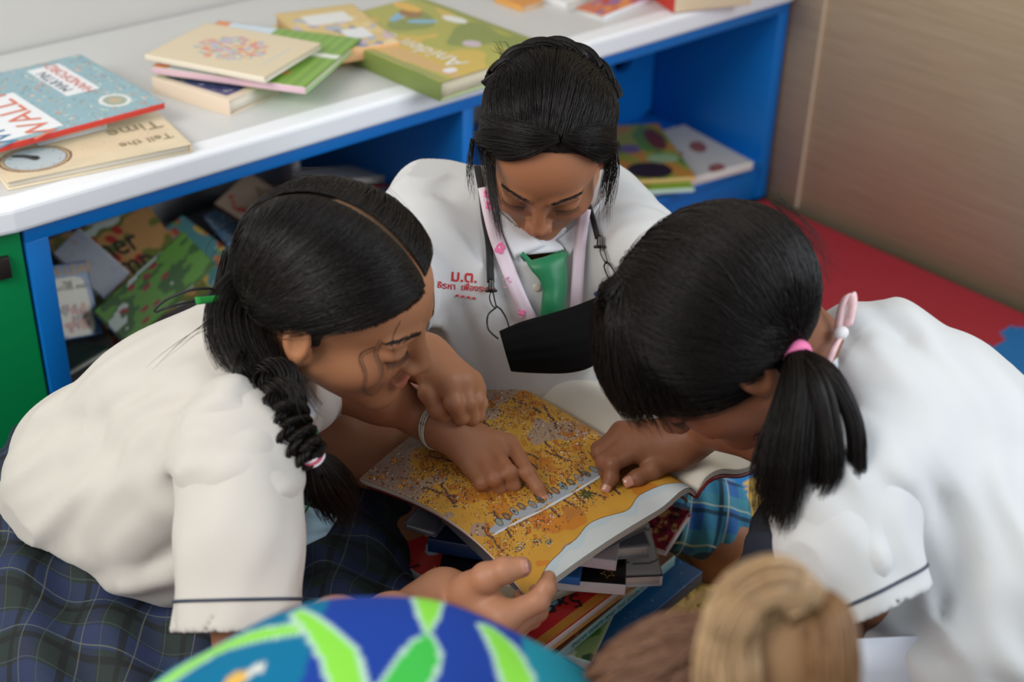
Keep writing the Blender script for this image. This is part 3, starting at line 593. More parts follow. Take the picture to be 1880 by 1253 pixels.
    book(Pz(1222, 1010, .180), Pz(1268, 938, .192), Pz(1150, 960, .180), .012, 'crimson and yellow patterned book leaning at the right back of the pile', speckle((140, 40, 50), [(206, 160, 90), (190, 50, 100), (60, 30, 40), (220, 190, 140), (150, 120, 60)], 80, .05, 14), edge=(220, 206, 196), spine=(206, 60, 60), spine_side='u1')
    book(A(.86, .93, .283), A(1.06, .91, .283), A(.88, 1.16, .283), .044, 'grey backed book directly under the open picture book', solid((90, 92, 96)), edge=(110, 112, 116))
    book(A(.84, .96, .148), A(1.06, .92, .148), A(.86, 1.18, .148), .019, 'cream book hidden among the middle of the pile', solid((200, 190, 170)), edge=(200, 190, 170))
    book(A(.87, .955, .1835), A(1.03, .93, .1835), A(.885, 1.10, .1835), .015, 'thin tan book between the red sums book and the black star book', solid((180, 160, 130)), edge=(180, 160, 130))
    book(Pz(905, 1150, .145), Pz(760, 1105, .145), Pz(990, 1085, .145), .016, 'pale green patterned book under the left end of the red sums book', speckle((150, 180, 150), [(190, 60, 50), (210, 200, 150), (90, 130, 100)], 30, .05, 9), edge=(200, 206, 196), spine=(110, 90, 80))
poly_pile()

# ---------------------------------------------------------------- the open picture book
def crowd_page(nu, nv):
    """a made-up busy scene: u runs down the outer edge (0 top corner), v from gutter"""
    w_, h_ = nu, nv; U_, V_ = np.meshgrid(np.linspace(0, 1, nu), np.linspace(0, 1, nv), indexing='ij'); c = np.zeros((nu, nv, 3)); c[:] = lin((200, 148, 54))
    f = fbm(U_, V_, 1.4, 31); g = fbm(U_, V_, 5, 32, 2); c[(f+.25*g) > .42] = lin((166, 138, 112)); c[(f+.25*g) > .75] = lin((150, 122, 104)); c[(f+.3*g) < -.5] = lin((196, 124, 40)); c[(f+.3*g) < -.95] = lin((198, 104, 30))
    c *= (1+.08*g)[..., None]
    r = np.random.default_rng(77)
    def sb(x, y, rx, ry, col, a=0.):
        m = max(rx, ry)*1.1; i0, i1 = max(0, int((x-m)*nu)), min(nu, int((x+m)*nu)+2); j0, j1 = max(0, int((y-m)*nv)), min(nv, int((y+m)*nv)+2)
        if i0 >= i1 or j0 >= j1: return
        blob(c[i0:i1, j0:j1], U_[i0:i1, j0:j1], V_[i0:i1, j0:j1], x, y, rx, ry, col, a)
    def line(pts, wd, col):
        for (x0, y0), (x1, y1) in zip(pts[:-1], pts[1:]):
            L_ = math.hypot(x1-x0, y1-y0); sb((x0+x1)/2, (y0+y1)/2, L_/2+.001, wd, col, math.atan2(y1-y0, x1-x0))
    for _ in range(22):   # rocky ridges
        x, y = r.uniform(0, .8), r.uniform(0, 1); a = r.uniform(-.5, .5); pts = [(x+i*.02*math.cos(a), y+i*.02*math.sin(a)+r.uniform(-.006, .006)) for i in range(9)]; line(pts, .006, (96, 66, 60)); line([(p+.004, q+.007) for p, q in pts], .0015, (40, 28, 22))
    for _ in range(64):   # clusters of mud brick walls
        x, y = r.uniform(.02, .8), r.uniform(.02, .98); th = r.uniform(.3, 1.0)
        for q_ in range(r.integers(3, 9)):
            xx, yy = x+r.normal(0, .022), y+r.normal(0, .028); s = r.uniform(.008, .020); m_ = (np.abs((U_-xx)*math.cos(th)+(V_-yy)*math.sin(th)) < s) & (np.abs(-(U_-xx)*math.sin(th)+(V_-yy)*math.cos(th)) < s*.55); c[m_] = lin((118, 70, 26))
            m_ = (np.abs((U_-xx)*math.cos(th)+(V_-yy)*math.sin(th)) < s-.0022) & (np.abs(-(U_-xx)*math.sin(th)+(V_-yy)*math.cos(th)) < s*.55-.0022); c[m_] = lin([(206, 132, 40), (196, 114, 34), (214, 150, 60)][r.integers(3)])
            line([(xx-s*.7*math.cos(th), yy-s*.7*math.sin(th)), (xx+s*.7*math.cos(th), yy+s*.7*math.sin(th))], .0009, (120, 70, 26))
    for _ in range(4300):   # crowd
        x, y = r.uniform(0, .84), r.uniform(0, 1); d = math.sin(9*x+3*y)*math.sin(7*y-4*x)
        if r.uniform() > .50+.5*d: continue
        s = r.uniform(.0022, .0042); cl = [(150, 96, 56), (120, 70, 44), (186, 136, 90), (176, 110, 60), (206, 160, 110), (104, 62, 44)][r.integers(6)]
        sb(x, y, s*1.6, s, cl, r.uniform(0, 3)); sb(x-s*1.1, y-s*.4, s*.75, s*.75, (60, 36, 26))
        if r.uniform() < .2: sb(x+s*.9, y+s*.3, s*.9, s*.7, (232, 228, 220))
        if r.uniform() < .05: sb(x, y, s*1.3, s, [(190, 40, 40), (70, 120, 150), (90, 120, 70)][r.integers(3)])
    for _ in range(1100): x, y = r.uniform(0, .84), r.uniform(0, 1); a = r.uniform(.2, 1.2); line([(x, y), (x+.018*math.cos(a), y+.018*math.sin(a))], .0009, (110, 76, 30))
    for k in range(15):   # row of carved tombs in the river wall
        y = .30+.042*k
        if y > .97: break
    line([(.69, .22), (.70, .40), (.70, .60), (.67, .80), (.66, .93)], .020, (160, 166, 172)); line([(.715, .22), (.725, .45), (.72, .65), (.69, .85), (.68, .93)], .006, (206, 212, 216)); line([(.725, .22), (.735, .45), (.73, .65), (.70, .86)], .0012, (60, 66, 74))
    for k in range(13):
        y = .26+.05*k; x = .672 if y < .7 else .648; sb(x, y, .024, .016, (66, 60, 58), .1); sb(x, y, .021, .0125, [(120, 150, 156), (128, 110, 90), (150, 160, 166), (104, 96, 76)][k % 4], .1); sb(x, y, .010, .007, [(170, 140, 80), (90, 70, 60), (180, 110, 70)][k % 3], .1)
    def palm(x, y, s):
        for k in range(10): a = k*.628; sb(x+s*.5*math.cos(a), y+s*.5*math.sin(a), s*.55, s*.14, (66, 74, 34), a)
        sb(x, y, s*.3, s*.3, (96, 96, 44))
    palm(.765, .42, .034); palm(.77, .28, .034)
    def pyr(x, y, s, s2):
        for t in np.linspace(0, 1, 34):
            a0, b0 = x+s*t, y; line([(a0, y-s2*t), (a0, y+s2*t)], s/50, (186, 122, 54) if int(t*34) % 4 else (150, 92, 40))
    pyr(.745, .56, .085, .06); pyr(.72, .10, .10, .10)
    for x, y in ((.83, .80), (.80, .88), (.86, .76)):
        for _ in range(22): sb(x+r.uniform(-.014, .014), y+r.uniform(-.018, .018), .004, .003, [(80, 140, 160), (120, 80, 50), (200, 190, 170), (70, 120, 60), (60, 40, 30)][r.integers(5)], r.uniform(0, 3))
    e = .905+.008*np.sin(V_*21)+.012*fbm(V_, V_*0, 2.5, 41)+.05*np.exp(-(V_/.15)**2)+.10*np.clip((V_-.72)/.28, 0, 1)
    k = U_ > e; c[k] = lin((196, 202, 202)); k2 = (U_ > e) & (U_ < e+.03+.01*np.sin(V_*40)); c[k2] = lin((184, 198, 204)); k3 = np.abs(U_-e) < .0018; c[k3] = lin((120, 80, 30)); return c
def open_book():
    zb = .312
    Bc, Cc_, Dc, Ac = Pz(945, 697, zb), Pz(1280, 896, zb), Pz(970, 1099, .322), Pz(660, 880, .300)
    nu, nv = 660, 580   # u: A/B side -> D/C side (down the page), v: gutter -> outer edge
    root = thing('picture_book', 'large open picture book with a golden crowded desert scene, held on top of the pile', 'book', (Bc+Cc_)/2-A(0, 0, .03))
    # corners: u=0 far edge (B..A), u=1 near edge (C..D); v=0 gutter
    def shape(nu, nv, lift=0.0):
        U_ = np.linspace(0, 1, nu)[:, None]; V_ = np.linspace(0, 1, nv)[None]
        G = bil([Bc, Cc_, Dc, Ac], nu, nv)     # c00=B (u0,v0), c10=C (u1,v0), c11=D, c01=A
        G[..., 2] += .010*np.exp(-((V_-.10)/.09)**2)*np.ones_like(U_)-.012*np.exp(-(V_/.03)**2)+.016*np.sin(np.pi*V_**1.2)*(1-.5*U_)+lift
        G[..., 2] += .006*np.sin(U_*np.pi)*V_-.010*np.exp(-((1-U_)/.10)**2)*(1-V_)*0
        rp = np.exp(-((V_-1)/.35)**2)*np.sin(np.pi*U_)      # outer edge bows inward
        G += (rp*.022)[..., None]*nrm(Bc-Ac)[None, None]
        return G
    G = shape(nu, nv); V, Q = sheet(G, .0006); c = crowd_page(nu, nv); cc = np.concatenate([c.reshape(-1, 3), c.reshape(-1, 3)])
    mk('picture_page', V, Q, mat('printed_page', (200, 200, 200), .5, tint=True, spec=.35), root, col=cc)
    for k in range(4):
        G = shape(40, 40, -.0022*(k+1)); G += (nrm(Ac-Bc)*(-.0012*k))[None, None]; mk('leaf', *sheet(G, .0012), mat('page_paper', (218, 212, 198), .7), root)
    def rshape(nu, nv, lift=0.):
        Ec = Bc+nrm(A(.293, .045, 0))*.285; Fc_ = Cc_+nrm(Pz(1500, 800, zb)-Cc_)*.235
        G = bil([Bc, Cc_, Fc_, Ec], nu, nv); V_ = np.linspace(0, 1, nv)[None]; U_ = np.linspace(0, 1, nu)[:, None]
        G[..., 2] += (.014*np.exp(-((V_-.14)/.13)**2)-.013*np.exp(-(V_/.035)**2)+.004*np.sin(V_*9+U_*2))*np.ones_like(U_)+lift; return G
    G = rshape(60, 60); mk('right_page', *sheet(G, .0006), mat('page_paper', (214, 208, 194), .65), root)
    for k in range(3): mk('leaf', *sheet(rshape(30, 30, -.0022*(k+1)), .0013), mat('page_paper', (218, 212, 198), .7), root)
    for fn, s in ((shape, 1), (rshape, 1)):
        G = fn(30, 30, -.0125 if fn is shape else -.0095); cen = G.mean((0, 1)); G[..., 0:2] = cen[:2]+(G[..., 0:2]-cen[:2])*(.955 if s == 1 and fn is shape else 1.02)
        mk('hard_cover', *sheet(G, .0022), mat('dark_red_board', (110, 26, 32), .4), root)
    # faint lines of print on the right page
    G = rshape(60, 60); n0 = A(0, 0, 1); lines = []
    for k in range(7):
        i = 6+k; pts = G[i*1, 26:44]+n0*.0007; pts = pts+0
        for s in range(0, 17, 2): lines.append(np.stack([G[i, 26+s]+n0*.0006, G[i, 26+s]*.3+G[i, 27+s]*.7+n0*.0006]))
    mk('print_lines', *tubes(np.array(lines), .0005, 4, False), ink((150, 148, 144)), root)
    return root, shape
BOOK, book_shape = open_book()
# ================================================================ PEOPLE
m_skin = mat('skin', (150, 100, 70), .5, tint=True, sss=.12, bump=.08, bscale=900, spec=.35)
m_hair = mat('black_hair', (22, 16, 13), .42, spec=.30)
m_scalp = mat('scalp_under_hair', (24, 18, 15), .7)
m_lash = mat('lash_and_brow', (22, 15, 12), .6)
m_shirt = None
def shirt_mat(name, base):
    m = mat(name, base, .75, bump=.18, bscale=1400, sheen=.15); nt = m.node_tree; N = nt.nodes; L = nt.links; b = N['Principled BSDF']
    at = N.new('ShaderNodeAttribute'); at.attribute_name = 'hem'
    k = mth(nt, 'MULTIPLY', at.outputs['Fac'], 0.0)
    mx = N.new('ShaderNodeMix'); mx.data_type = 'RGBA'; L.new(k, mx.inputs[0]); mx.inputs[6].default_value = (*lin(base), 1); mx.inputs[7].default_value = (*lin((58, 66, 84)), 1); L.new(mx.outputs[2], b.inputs['Base Color']); return m
m_shirt = shirt_mat('white_cotton', (206, 206, 205))
SK = {'M': lin((162, 108, 76)), 'L': lin((172, 118, 84)), 'R': lin((132, 84, 58)), 'F': lin((176, 124, 94))}
def frame(fwd, up):
    """columns right, forward, up - given in camera axes (x right, y up, z toward the camera)"""
    cam2 = np.stack([RT, UP, -FW], 1); f = nrm(cam2@A(*fwd)); u = cam2@A(*up); u = nrm(u-f*(u@f)); r = np.cross(f, u); return np.stack([r, f, u], 1)
def head_prims():
    p = [('e', A(0, -.012, .025), (.069, .090, .077), None, .01), ('e', A(0, .026, .028), (.057, .054, .055), None, .02), ('e', A(0, .040, -.035), (.044, .040, .058), None, .022)]
    for s in (-1, 1):
        p += [('e', A(.034*s, .040, -.030), (.029, .034, .032), None, .02), ('c', A(.047*s, .004, -.042), A(.012*s, .060, -.090), .021, .015, .025)]
    p += [('e', A(0, .066, -.092), (.016, .013, .013), None, .016)]
    for s in (-1, 1): p += [('E', A(.031*s, .092, .004), (.018, .014, .011), None, .014), ('e', A(.031*s, .0665, .0), (.0165, .0155, .0125), None, .004), ('g', [A(.017*s, .081, .001), A(.024*s, .084, .0085), A(.034*s, .084, .0095), A(.046*s, .074, .003)], .0014, .0010)]
    for s in (-1, 1): p += [('c', A(.016*s, .079, .016), A(.042*s, .070, .017), .006, .005, .012)]
    p += [('c', A(0, .079, .004), A(0, .0945, -.030), .0065, .0085, .012), ('e', A(0, .0955, -.0335), (.0082, .0090, .0080), None, .006)]
    for s in (-1, 1): p += [('e', A(.0105*s, .0880, -.0360), (.0062, .0085, .0062), None, .007), ('E', A(.0058*s, .0925, -.0435), (.0030, .0046, .0028), None, .0015)]
    p += [('e', A(0, .0810, -.0605), (.018, .0080, .0036), None, .004), ('e', A(0, .0800, -.0680), (.0150, .0080, .0045), None, .004), ('g', [A(-.021, .078, -.0650), A(-.008, .0905, -.0640), A(0, .092, -.0647), A(.008, .0905, -.0640), A(.021, .078, -.0650)], .0012, .0022), ('g', [A(0, .094, -.046), A(0, .093, -.056)], .0022, .0012)]
    for s in (-1, 1):
        a = math.radians(18)*s; M = np.array([[math.cos(a), math.sin(a), 0], [-math.sin(a), math.cos(a), 0], [0, 0, 1]])
        p += [('e', A(.0735*s, -.010, -.004), (.0065, .0165, .0275), M, .005), ('e', A(.071*s, -.003, -.026), (.006, .008, .009), None, .006), ('E', A(.0800*s, -.008, -.001), (.0045, .0095, .0175), M, .003), ('c', A(.074*s, .004, -.008), A(.073*s, .003, -.016), .003, .003, .002)]
    return p
def skin_color(V, base, hands=()):
    c = np.tile(base, (len(V), 1)); return c
def tint_spot(c, V, p, r, colr, st=1.0, soft=.5):
    d = np.linalg.norm((V-p)/np.asarray(r), axis=1); k = np.clip((1-d)/soft, 0, 1)[:, None]*st; return c*(1-k)+lin(colr)*k
class Head:
    def __init__(s, c, fwd, up, neck_to, key, sc=1.0, neck_r=.044):
        s.c = c; s.M = frame(fwd, up); s.sc = sc; s.key = key
        p = head_prims(); nl = s.inv(neck_to); p += [('c', A(0, -.030, -.035), nl, .045, neck_r, .025)]
        V, Q = snet(p, .0019); s.prims = p
        col = np.tile(SK[key], (len(V), 1))
        for z, r in ((-.0605, (.020, .02, .0055)), (-.0685, (.017, .02, .006))): col = tint_spot(col, V, A(0, .088, z), r, (196, 104, 92), .75)
        for x in (-1, 1):
            col = tint_spot(col, V, A(.040*x, .07, -.030), (.026, .03, .022), (196, 112, 82), .25, 1)
            col = tint_spot(col, V, A(.031*x, .078, -.007), (.020, .02, .004), (70, 40, 30), .7)
        s.V = s.out(V); s.Q = Q; s.col = col
    def out(s, P): return s.c+(np.asarray(P)*s.sc)@s.M.T
    def inv(s, P): return (np.asarray(P)-s.c)@s.M/s.sc
    # hair lives on this ellipsoid
    EC = A(0, -.012, .024); ER = A(.0765, .0965, .084)
    def dirs(s, az, el):
        az, el = np.radians(az), np.radians(el); return np.stack([np.sin(az)*np.cos(el), np.cos(az)*np.cos(el), np.sin(el)+0*az], -1)
    def surf(s, D, off=0):
        D = nrm(D); return s.EC+D*(s.ER+np.asarray(off)[..., None] if np.ndim(off) else s.ER+off)
    def cap(s, parent, mats, extra=(), face=(0, .082, -.035), fr=(.062, .066, .083), low=((0, .02, -.012), (0, .45, -1)), name='hair_base', grow=0.):
        p = [('e', s.EC, tuple(s.ER-.003+grow), None, .01)]+list(extra)+[('E', A(*face), fr, None, .01), ('E', A(.072, .046, -.006), (.036, .038, .036), None, .006), ('E', A(-.072, .046, -.006), (.036, .038, .036), None, .006), ('h', A(*low[0]), A(*low[1]), .008)]
        V, Q = snet(p, .003, s.EC-s.ER-.03, s.EC+s.ER+.03); return s.out(V), Q
    def brows(s, parent):
        P = []
        for x in (-1, 1):
            for k in range(190):
                t = k/189; a = A((.013+.035*t)*x, .0835-.020*t**1.8, .0185+.0055*math.sin(2.4*t)-.003*t); a = a+A(0, 0, rng.normal(0, .0017)*(1-.45*t)); d = nrm(A(.95*x, -.35*t, .35-.55*t))*.0055
                P.append(spline([a, a+d*.5+A(0, .0008, 0), a+d], 5))
        V, Q = tubes(np.array(P), .00030, 3); mk('eyebrows', s.snap(V, .0003), Q, m_lash, parent)
        P = []
        for x in (-1, 1):
            for k in range(30):
                t = k/29; a = A((.0185+.027*t)*x, .0815-.011*t**2-.001, -.0065-.0010*math.sin(t*3.1)); P.append(spline([a, a+A(.0015*x, .0035, -.002), a+A(.003*x*(t+.3), .0055, -.0048)], 5))
            P.append(spline([A((.0175+.029*t)*x, .0812-.012*t**2, -.0062-.0012*math.sin(t*3.1)) for t in np.linspace(0, 1, 5)], 5))
        V, Q = tubes(np.array(P), .00034, 3); mk('eyelashes', s.out(V), Q, m_lash, parent)
    def snap(s, V, lift):
        for _ in range(5): V = V-normals_of(s.prims, V)*(ev(s.prims, V)[:, None]-lift)*.9
        return s.out(V)
def flow(h, roots, ctrl, targ, K=14, off=(.0, .007), wob=.02, over=None):
    """hair lying on the head: quadratic path over the ellipsoid from root to target directions"""
    n = len(roots); t = np.linspace(0, 1, K)[None, :, None]; r, c, g = [nrm(x)[:, None] for x in (roots, ctrl, targ)]
    D = r*(1-t)**2+2*c*t*(1-t)+g*t*t; ph = rng.uniform(0, 6.28, (n, 1, 3)); D = D+wob*np.sin(t*5+ph)*t*(1-t)
    o = rng.uniform(off[0], off[1], n)[:, None]*np.sin(np.clip(t[..., 0]*np.pi*.9+.12, 0, np.pi))
    return h.out(h.surf(D, o))
def hang(start, pts, n, spread0, spread1, K=18, jit=.004, wave=0.0, lens=(.8, 1.0), clump=0):
    """a lock of strands that follows a guide line, starting within spread0 and ending within spread1"""
    G = spline(np.asarray(pts), K); T = nrm(np.gradient(G, axis=0)); s1 = nrm(np.cross(T, FW)); s2 = np.cross(T, s1); t = np.linspace(0, 1, K)
    rr = np.sqrt(rng.uniform(0, 1, n)); a = rng.uniform(0, 6.28, n); 
    w_ = (spread0*(1-t)+spread1*t)[None] if np.isscalar(spread0) else np.interp(t, np.linspace(0, 1, len(spread0)), spread0)[None]
    x = (rr*np.cos(a))[:, None]*w_; y = (rr*np.sin(a))[:, None]*w_; ph = rng.uniform(0, 6.28, (n, 1)); x = x+jit*np.sin(t*4+ph)*t+wave*np.sin(t*14+ph*.15); y = y+jit*np.cos(t*3+ph)*t
    P = G[None]+x[..., None]*s1+y[..., None]*s2
    L_ = rng.uniform(lens[0], lens[1], n); out = np.empty_like(P); tt = t[None]*L_[:, None]
    for i in range(n):
        for k in range(3): out[i, :, k] = np.interp(tt[i], t, P[i, :, k])
    return out
def mkhair(name, sets, rad, parent, m=None, K=18):
    parts = []
    for S in sets:
        n = len(S); parts.append(tubes(S, rad*rng.uniform(.6, 1.2, n), 3))
    V, Q = joinm(parts); return mk(name, V, Q, m or m_hair, parent)
def samp(n, az, el): return rng.uniform(az[0], az[1], n), rng.uniform(el[0], el[1], n)

def hand(palm, fingers, arm, key, h=.0021, nails=(), wrinkles=()):
    """palm: list of (a,b,ra,rb); fingers: list of joint lists [(p,r),...]; arm: [(p,r),...]"""
    p = []
    for (a, b, ra, rb) in palm: p.append(('c', a, b, ra, rb, .016))
    for (a, ra), (b, rb) in zip(arm[:-1], arm[1:]): p.append(('c', a, b, ra, rb, .02))
    base = list(p)
    for f in fingers:
        for i, ((a, ra), (b, rb)) in enumerate(zip(f[:-1], f[1:])): p.append(('c', a, b, ra, rb, .0075 if i == 0 else .0026))
        for (a, ra) in f[1:-1]: p.append(('e', a, (ra*1.025,)*3, None, .004))
    for w_ in wrinkles: p.append(('g', w_, .0012, .0010))
    V, Q = snet(p, h); c = np.tile(SK[key], (len(V), 1))
    for (q, r, u) in nails: c = tint_spot(c, V, q, (r, r, r), (222, 168, 146), .85, .35)
    for f in fingers:
        for (a, ra) in f[1:-1]: c = tint_spot(c, V, a, (ra*1.7,)*3, tuple(), .0, 1) if False else c
    return V, Q, c, p
def nail(name, tip, prev, r, parent, face=None, ln=.0095):
    """thin nail plate on the back of a fingertip"""
    ax = nrm(tip-prev); n = nrm((CAM-tip) if face is None else face); n = nrm(n-ax*(n@ax)); s = np.cross(ax, n); g = []
    for i, u in enumerate(np.linspace(-1, 1, 9)):
        row = []
        for v in np.linspace(-1, 1, 9):
            x = u*.78*r*math.sqrt(max(0, 1-.35*abs(v)**3)); row.append(tip+ax*(v*ln*.5+r*.15)+s*x+n*(math.sqrt(max(r*r*1.04-x*x, 0))*(1-.22*max(v, 0)**2)+.0002))
        g.append(row)
    return mk(name, *sheet(np.array(g), .0006), mat('fingernail', (186, 130, 108), .3, coat=.3), parent)
def hemattr(V, cuffs):
    d = np.full(len(V), 9.)
    for p, n, r in cuffs:
        k = (V-p)@nrm(n); near = np.linalg.norm(V-p, axis=1) < r; d = np.where(near & (k < .06) & (k > -.03), np.abs(k), d)
    return d
def piping(prims, c, ax, r, P, w=.0028):
    ax = nrm(ax); u = nrm(np.cross(ax, A(.3, .5, .8))); v = np.cross(ax, u); t = np.linspace(0, 2*np.pi, 72)[:, None]; X = c+r*(np.cos(t)*u+np.sin(t)*v)
    for _ in range(30):
        g = normals_of(prims, X); g = g-np.outer(g@ax, ax); X = X-nrm(g)*ev(prims, X)[:, None]*.6
    g = normals_of(prims, X); return mk('sleeve_piping', *sheet(np.stack([X-ax*w/2+g*.0008, X+g*.0012, X+ax*w/2+g*.0008], 1), .0012), mat('navy_piping', (52, 60, 78), .6), P)
def person(label, loc): return thing('person', label, 'person', loc)
def body(parts, P):
    V = np.concatenate([a[0] for a in parts]); o = 0; Q = []
    for a in parts: Q.append(a[1]+o); o += len(a[0])
    C_ = np.concatenate([a[2] for a in parts]); return mk('body', V, np.concatenate(Q), m_skin, P, col=C_)
def limb(pts, key, h=.004):
    p = [('c', a, b, ra, rb, .02) for (a, ra), (b, rb) in zip(pts[:-1], pts[1:])]; V, Q = snet(p, h); return V, Q, np.tile(SK[key], (len(V), 1))
PL_DARK = plaid('dark_green_blue_plaid', (26, 40, 36), [(0, .056, .0, .022, (26, 36, 66), .7), (1, .056, .0, .022, (32, 46, 86), .65), (0, .056, .02, .007, (12, 16, 18), .8), (1, .056, .02, .007, (12, 15, 18), .8), (0, .056, .008, .0013, (110, 112, 84), .5), (1, .056, .008, .0013, (112, 116, 90), .5), (0, .056, -.014, .0009, (74, 86, 90), .5), (1, .056, -.014, .0009, (74, 86, 90), .5)])
PL_BRT = plaid('blue_green_plaid', (58, 136, 172), [(0, .052, .0, .020, (44, 96, 176), .8), (1, .052, .0, .020, (72, 150, 160), .7), (0, .052, .018, .006, (24, 46, 66), .85), (1, .052, .018, .006, (24, 50, 70), .85), (0, .052, .008, .002, (206, 214, 190), .8), (1, .052, .008, .002, (206, 214, 190), .8)])
PL_NAVY = plaid('navy_plaid', (22, 26, 36), [(0, .07, .0, .03, (32, 38, 56), .7), (1, .07, .0, .03, (32, 38, 56), .7), (0, .07, .012, .0015, (70, 76, 90), .5)])
# ---------------------------------------------------------------- girl facing the camera, in the middle
def girl_middle():
    P = person('girl in white shirt and green tie seated facing the camera between the other two girls', (1.18, 1.36, .012))
    hd = Head(W(1003, 272, 1.77), (-.10, -.92, .38), (.02, .38, .92), W(985, 470, 1.93), 'M', 1.02)
    sL = W(1098, 385, 1.90); sR = W(800, 395, 1.86)          # her left / right shoulder
    neck = W(985, 420, 1.93); hip = A(1.20, 1.42, .13)
    chest = W(975, 520, 1.93); belly = W(960, 640, 1.99)
    S = [('c', neck, chest, .060, .100, .03), ('c', sL, sR, .062, .066, .05), ('c', W(1075, 500, 1.92), W(880, 520, 1.90), .085, .090, .05),
         ('c', W(1050, 620, 1.97), W(880, 640, 1.95), .095, .095, .05), ('c', belly, hip, .11, .14, .05)]
    eR = W(690, 610, 1.76); cR = W(725, 530, 1.80); cL = W(1185, 470, 1.83); eL = W(1230, 560, 1.78)
    S += [('c', sR, cR, .062, .066, .03), ('c', sL, cL, .060, .060, .03)]
    tors = list(S)
    nn = nrm(cR-sR); S.append(('h', cR+nn*.035, nn, .004)) if 0 else None
    S += [('g', [W(860, 330, 1.85), W(800, 400, 1.80), W(775, 480, 1.78)], .010, .0035), ('g', [W(850, 560, 1.82), W(880, 640, 1.85), W(900, 720, 1.88)], .012, .005), ('g', [W(800, 600, 1.82), W(840, 660, 1.85), W(862, 740, 1.9)], .014, -.007),
          ('g', [W(1120, 430, 1.84), W(1130, 500, 1.84), W(1100, 560, 1.86)], .010, .004), ('g', [W(1090, 470, 1.84), W(1070, 560, 1.86)], .014, -.004),
          ('g', [W(770, 350, 1.8), W(840, 345, 1.82)], .003, .0012), ('n', (1, .3, .4), .11, .0016, 0)]
    S += [('w', W(870, 560, 1.84), W(850, 680, 1.86)-W(860, 450, 1.8), .085, .0070, .30, 3)]; sp = list(S)
    S += [('C', W(985, 395, 1.93), W(975, 455, 1.86), .050, .046, .006)]     # neckline
    V, Q = snet(S, .0048); mk('shirt', V, Q, m_shirt, P, attrs={'hem': hemattr(V, [])})
    # arms and hand with the bracelet (her right hand, pointing)
    wr = Pz(812, 784, .362); el = W(610, 705, 1.73)
    z = .318
    k1, k2, k3, k4 = Pz(938, 815, .342), Pz(908, 832, .343), Pz(882, 848, .339), Pz(866, 862, .333)   # knuckles index..little
    palm = [(wr, k1-(k1-wr)*.08, .0185, .0115), (wr, k2, .0195, .0115), (wr, k3, .019, .0105), (wr, k4, .018, .0095), (Pz(868, 828, .334), Pz(905, 855, .33), .014, .012)]
    fing = [[(k1, .0102), (Pz(968, 868, .343), .0088), (Pz(988, 897, .331), .0078), (Pz(1000, 919, .322), .0068)],
            [(k2, .0102), (Pz(935, 868, .347), .0090), (Pz(944, 892, .330), .0080), (Pz(941, 893, .3235), .0072)],
            [(k3, .0098), (Pz(907, 880, .344), .0086), (Pz(918, 898, .328), .0076), (Pz(914, 898, .323), .007)],
            [(k4, .0090), (Pz(884, 888, .335), .0078), (Pz(896, 899, .323), .0068), (Pz(895, 897, .320), .0062)],
            [(Pz(850, 812, .338), .013), (Pz(905, 836, .322), .010), (Pz(930, 862, .319), .008)]]
    arm = [(el, .034), (W(700, 728, 1.72), .031), (Pz(775, 765, .357), .0235), (wr, .0195)]
    H1 = hand(palm, fing, arm, 'M')
    # her left arm, mostly behind the other girl
    A2 = limb([(sL, .045), (eL, .034), (W(1250, 690, 1.78), .026), (W(1200, 730, 1.78), .022)], 'M')
    A3 = limb([(sR, .045), (eR, .036), (el, .034)], 'M')
    # bent right knee and shin in front of her
    Lg = limb([(A(1.12, 1.40, .12), .07), (W(600, 800, 1.86), .062), (W(690, 830, 1.86), .045), (W(760, 830, 1.90), .034)], 'M')
    Lk = limb([(A(1.30, 1.36, .12), .07), (W(1325, 985, 2.02), .046), (W(1322, 1050, 2.06), .036), (W(1250, 1110, 2.06), .03)], 'M')
    col = np.tile(SK['M'], (len(hd.V), 1)); B = body([(hd.V, hd.Q, hd.col), H1[:3], A2, A3, Lg, Lk], P); hd.brows(B)
    nail('fingernail', fing[0][3][0], fing[0][2][0], .0068, B, A(0, 0, 1)); 
    # plaid skirt over the lap and left knee
    K = [('c', hip, W(1150, 900, 2.02), .14, .10, .05), ('c', A(1.30, 1.36, .12), W(1300, 950, 2.02), .10, .062, .04), ('c', hip, W(700, 900, 1.98), .14, .07, .05), ('h', W(1310, 1030, 2.02), -UP+RT*.3, .004), ('n', (.8, -.5, 0), .035, .003, .4), ('h', A(0, 0, .013), A(0, 0, -1), .004)]
    V, Q = snet(K, .006); e1 = nrm(A(.75, -.66, -.15)); e2 = nrm(A(.5, .6, .62)); e2 = nrm(e2-e1*(e1@e2)); mk('plaid_skirt', V, Q, PL_BRT, P, uv=np.stack([V@e1, V@e2], 1))
    # collar leaves
    colr = mat('white_collar', (224, 226, 230), .7)
    def leaf(pts, off=.004, nm='collar', n=10, th=.0018, m=colr, bulge=.004):
        c = [A(*q) for q in pts]; g = bil(c, n, n).reshape(-1, 2); h = hit(sp, g[:, 0], g[:, 1]); h = h+normals_of(sp, h)*off; return mk(nm, *sheet(h.reshape(n, n, 3), th), m, P)
    leaf([(898, 372), (938, 412), (1000, 452), (944, 476)]); leaf([(1110, 365), (1055, 415), (1022, 440), (1046, 470)])
    leaf([(952, 420), (1040, 418), (1034, 462), (968, 468)], .002, 'collar_stand')
